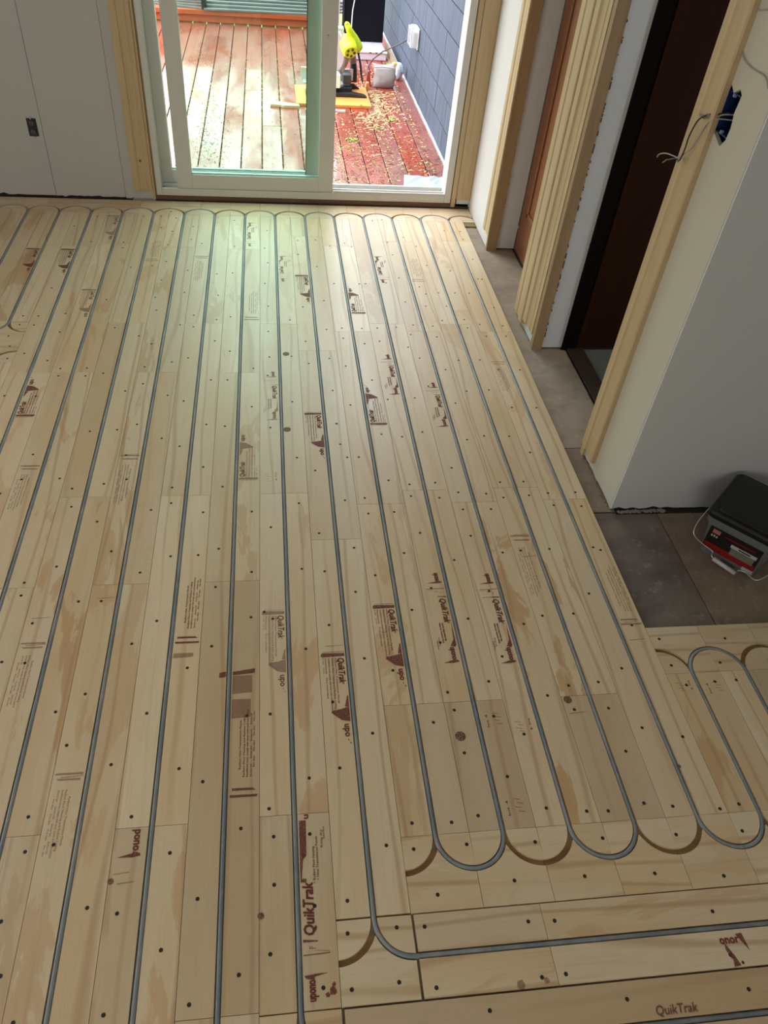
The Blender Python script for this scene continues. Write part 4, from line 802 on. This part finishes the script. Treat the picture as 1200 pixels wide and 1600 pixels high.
part(MB().tube([(12.15,16.9,B0+.3),(12.15,17.1,B0+.9),(12.1,17.0,B0+1.3)], [.2,.18,.15], 10), 'arm_pivot', BLACKP, ms, smooth=True)
part(MB().tube([(12.1,17.0,B0+1.2),(12.0,16.7,B0+1.7),(11.85,16.4,B0+2.1)], [.19,.17,.15], 10), 'arm', MG, ms, smooth=True)
part(MB().lathe([(.05,-.17),(.86,-.17),(.92,-.10),(.92,.10),(.86,.17),(.05,.17)], (11.2,16.2,B0+1.85), 'X', 28).xf(Matrix.Translation((11.2,16.2,B0+1.85)) @ Matrix.Rotation(.55, 4, 'Z') @ Matrix.Translation((-11.2,-16.2,-B0-1.85))), 'blade_guard', MG, ms)
part(MB().lathe([(.05,-.02),(.80,-.02),(.80,.02),(.05,.02)], (11.2,16.2,B0+1.62), 'X', 36).xf(Matrix.Translation((11.2,16.2,B0+1.62)) @ Matrix.Rotation(.55, 4, 'Z') @ Matrix.Translation((-11.2,-16.2,-B0-1.62))), 'blade', STEEL, ms)
part(MB().tube([(10.6,15.8,B0+1.35),(10.8,15.7,B0+1.12),(11.2,15.8,B0+.98),(11.6,15.9,B0+1.05)], .05, 8), 'lower_guard_rim', mat('pale_guard', (.7,.66,.62), .3), ms, smooth=True)
part(MB().tube([(11.58,15.5,B0+3.10),(11.70,15.6,B0+2.85),(11.97,15.85,B0+2.45),(12.15,16.0,B0+2.1),(12.3,16.05,B0+1.95)], [.12,.15,.21,.27,.2], 12), 'handle', LIME, ms, smooth=True)
part(MB().tube([(11.57,15.5,B0+3.17),(11.58,15.5,B0+3.08)], [.06,.12], 12), 'handle_tip', LIME, ms, smooth=True)
part(MB().lathe([(.30,-.5),(.36,-.42),(.40,.1),(.36,.3)], (0,0,0), 'Y', 20).xf(Matrix.Translation((11.70,15.7,B0+2.20)) @ Matrix.Rotation(.25, 4, 'Z') @ Matrix.Rotation(.5, 4, 'X')), 'motor_housing', LIME, ms)
mc = Matrix.Translation((11.70,15.7,B0+2.20)) @ Matrix.Rotation(.25, 4, 'Z') @ Matrix.Rotation(.5, 4, 'X')
for i in range(5):
    a = 2*PI*i/5; part(MB().lathe([(.065,-.53),(.065,-.49)], (.18*math.cos(a),0,.18*math.sin(a)), 'Y', 8).xf(mc), 'vent_hole', DG, ms)
part(MB().lathe([(.09,-.54),(.09,-.49)], (0,0,0), 'Y', 12).xf(mc), 'hub_cap', LIME, ms)
part(MB().box(10.95, 11.5, 15.95, 16.3, B0+2.62, B0+2.85), 'guard_bracket', CAST, ms, bevel=.04)
part(MB().tube([(12.25,16.1,B0+1.8),(12.42,16.3,B0+1.2),(12.5,16.5,B0+.75),(12.62,16.9,B0+.35)], .05, 8), 'saw_cord', BLACKP, ms, smooth=True)
o = MB().box(9.2, 12.83, 14.15, 15.2, DZ, DZ+.13).box(9.2,12.83,15.2,17.2,DZ,DZ+.13).build('saw_board', lumber('orange_pine', (.78,.36,.09), 0, .5, (.6,.24,.05)), bevel=.015); tag(o, 'orange-stained wide board lying under the miter saw', 'board')
o = MB().box(9.6, 11.5, 13.35, 13.55, DZ, DZ+.10).build('wood_offcut', mat('pale_wood', (.62,.52,.42), .6), bevel=.01); tag(o, 'thin pale strip lying in front of the orange board', 'offcut')
o = MB().prism([(7.95,13.9),(8.35,14.35),(9.3,14.1),(9.35,13.8),(8.6,13.75),(8.45,13.85)], DZ, DZ+.11).build('wood_offcut', mat('fresh_pine', (.75,.60,.36), .6), bevel=.01); tag(o, 'pointed pale pine offcut on the deck behind the glass', 'offcut')
# dust bag and wrapped bag, blocks behind the saw
bg_ = empty('dust_bag', (13.75, 17.9, DZ)); tag(bg_, 'grey cloth dust bag lying against the saw', 'bag')
CL = mat('grey_cloth', (.33,.29,.28), .9); ct = NT(CL); ct.bump(ct.noise(ct.coords((1,1,1)), 25, 4), .8, .006)
b = MB(); N1, N2 = 10, 8; vs = []
for j in range(N2+1):
    for i in range(N1+1):
        u, v_ = i/N1, j/N2; x = 13.25+1.1*u+.1*math.sin(v_*3); y = 17.75+.25*v_; z = DZ+.03+.98*v_; bul = .28*math.sin(PI*u)**.6*math.sin(PI*max(v_,.02))**.5 if 0 < u < 1 else 0
        vs.append((x+.03*math.sin(j*2.1), y-bul*(1+.15*math.sin(i*2.3+j)), z-.06*math.sin(u*PI)))
vb = [(x, y+.35, z) for x, y, z in vs]; fs = []
for j in range(N2):
    for i in range(N1): a = j*(N1+1)+i; fs += [(a,a+1,a+N1+2,a+N1+1), (a+len(vs),a+N1+1+len(vs),a+N1+2+len(vs),a+1+len(vs))]
ed = [i for i in range(N1+1)]+[(j*(N1+1)+N1) for j in range(1,N2+1)]+[N2*(N1+1)+i for i in range(N1-1,-1,-1)]+[j*(N1+1) for j in range(N2-1,0,-1)]
for a, c in zip(ed, ed[1:]+ed[:1]): fs.append((a, a+len(vs), c+len(vs), c))
part(MB().add(vs+vb, fs), 'cloth', CL, bg_, smooth=True); part(MB().tube([(13.2,17.7,DZ+.95),(13.7,17.72,DZ+.98),(14.3,17.8,DZ+.93)], .03, 6), 'zip', mat('pale_zip', (.5,.45,.44), .6), bg_)
wb = empty('snack_bag', (14.75, 19.4, DZ)); tag(wb, 'crumpled pale blue and yellow plastic bag against the siding', 'bag')
def lumpy(c, r3, seed, n=10):
    r = random.Random(seed); prof = []; b = MB(); vs = []; fs = []
    for j in range(n+1):
        th = PI*j/n
        for i in range(n*2):
            ph = PI*i/n; k = 1+.16*math.sin(3*ph+seed)+.1*r.uniform(-1,1); vs.append((c[0]+r3[0]*math.sin(th)*math.cos(ph)*k, c[1]+r3[1]*math.sin(th)*math.sin(ph)*k, c[2]+r3[2]*math.cos(th)))
    for j in range(n):
        for i in range(n*2): fs.append((j*2*n+i, j*2*n+(i+1)%(2*n), (j+1)*2*n+(i+1)%(2*n), (j+1)*2*n+i))
    return b.add(vs, fs)
part(lumpy((14.78,19.4,DZ+.42), (.28,.32,.42), 1), 'foil', mat('pale_blue_foil', (.60,.70,.76), .3), wb); part(lumpy((14.55,19.3,DZ+.72), (.16,.16,.14), 2), 'yellow_print', mat('yellow_orange', (.75,.48,.12), .4), wb)
for i, (x, y, zt, col, lb) in enumerate(((12.95,17.2,.35,(.70,.30,.10),'small orange wood block behind the saw'),(13.05,17.9,.7,(.30,.05,.04),'dark red clamp leaning behind the saw arm'))):
    o = MB().extr([(x-.15,DZ),(x+.15,DZ),(x+.05,DZ+zt),(x-.08,DZ+zt)], 'Y', y, y+.25).build('wood_block' if i == 0 else 'clamp', mat('blk%d' % i, col, .5), bevel=.02); tag(o, lb, 'block' if i == 0 else 'clamp')
# plastic sheet near the sill
b = MB(); r = random.Random(6); n = 9; vs = []; 
for j in range(5):
    for i in range(n+1): vs.append((13.25+1.85*i/n-.1*(4-j)*.5, 4.2+1.3*j/4+.04*r.random(), DZ+.03+.07*r.random()))
for j in range(4):
    for i in range(n): a = j*(n+1)+i; b.f.append((a,a+1,a+n+2,a+n+1))
b.v = vs; o = b.build('plastic_sheet', mat('blue_white_plastic', (.45,.52,.70), .15)); so = o.modifiers.new('s', 'SOLIDIFY'); so.thickness = .002; tag(o, 'crumpled blue-white plastic sheet on the deck at the right end of the sill', 'sheet')

# ground, trees ------------------------------------------------------------------------------------
gm = mat('lawn_green', (.13,.30,.03), .9); gt = NT(gm); gt.color(gt.mix(gt.noise(gt.coords((1,1,1), False), 3, 6), (.10,.25,.03), (.24,.45,.06)))
struct('ground', MB().box(-200, 260, 1.6, 500, -6.2, -6), gm, 'bright green lawn beyond the deck')
def tree(x, y, h, w_, seed, label):
    r = random.Random(seed); t_ = empty('conifer', (x, y, -6)); tag(t_, label, 'tree', 'trees beyond the deck')
    part(MB().tube([(x,y,-6),(x,y,-6+h*.9)], [w_*.06,.05], 8), 'trunk', mat('bark', (.08,.05,.03), .9), t_)
    b = MB()
    for i in range(1500):
        f = r.random()**1.3; z = -6+h*(.08+.9*f); rad = w_*(1-f)*r.uniform(.35,1)**.5+.2; a = r.uniform(0, 2*PI); cx, cy = x+rad*math.cos(a), y+rad*math.sin(a); s_ = r.uniform(.5,1.5)
        t1 = Vector((math.cos(a), math.sin(a), -.35)).normalized()*s_; t2 = Vector((-math.sin(a), math.cos(a), r.uniform(-.3,.3)))*s_*.4; c = Vector((cx, cy, z))
        b.add([tuple(c-t1), tuple(c+t2), tuple(c+t1), tuple(c-t2)], [(0,1,2,3)])
    o = part(b, 'foliage', mat('conifer_green', (.04,.10,.03), .8), t_, fix=False)
r = random.Random(22)
for i in range(7): tree(-62+i*25, 100+r.uniform(-6,14), 32+r.uniform(-4,8), 9, i, ('first','second','third','fourth','fifth','sixth','seventh')[i]+' dark conifer from the left, in the row beyond the deck')
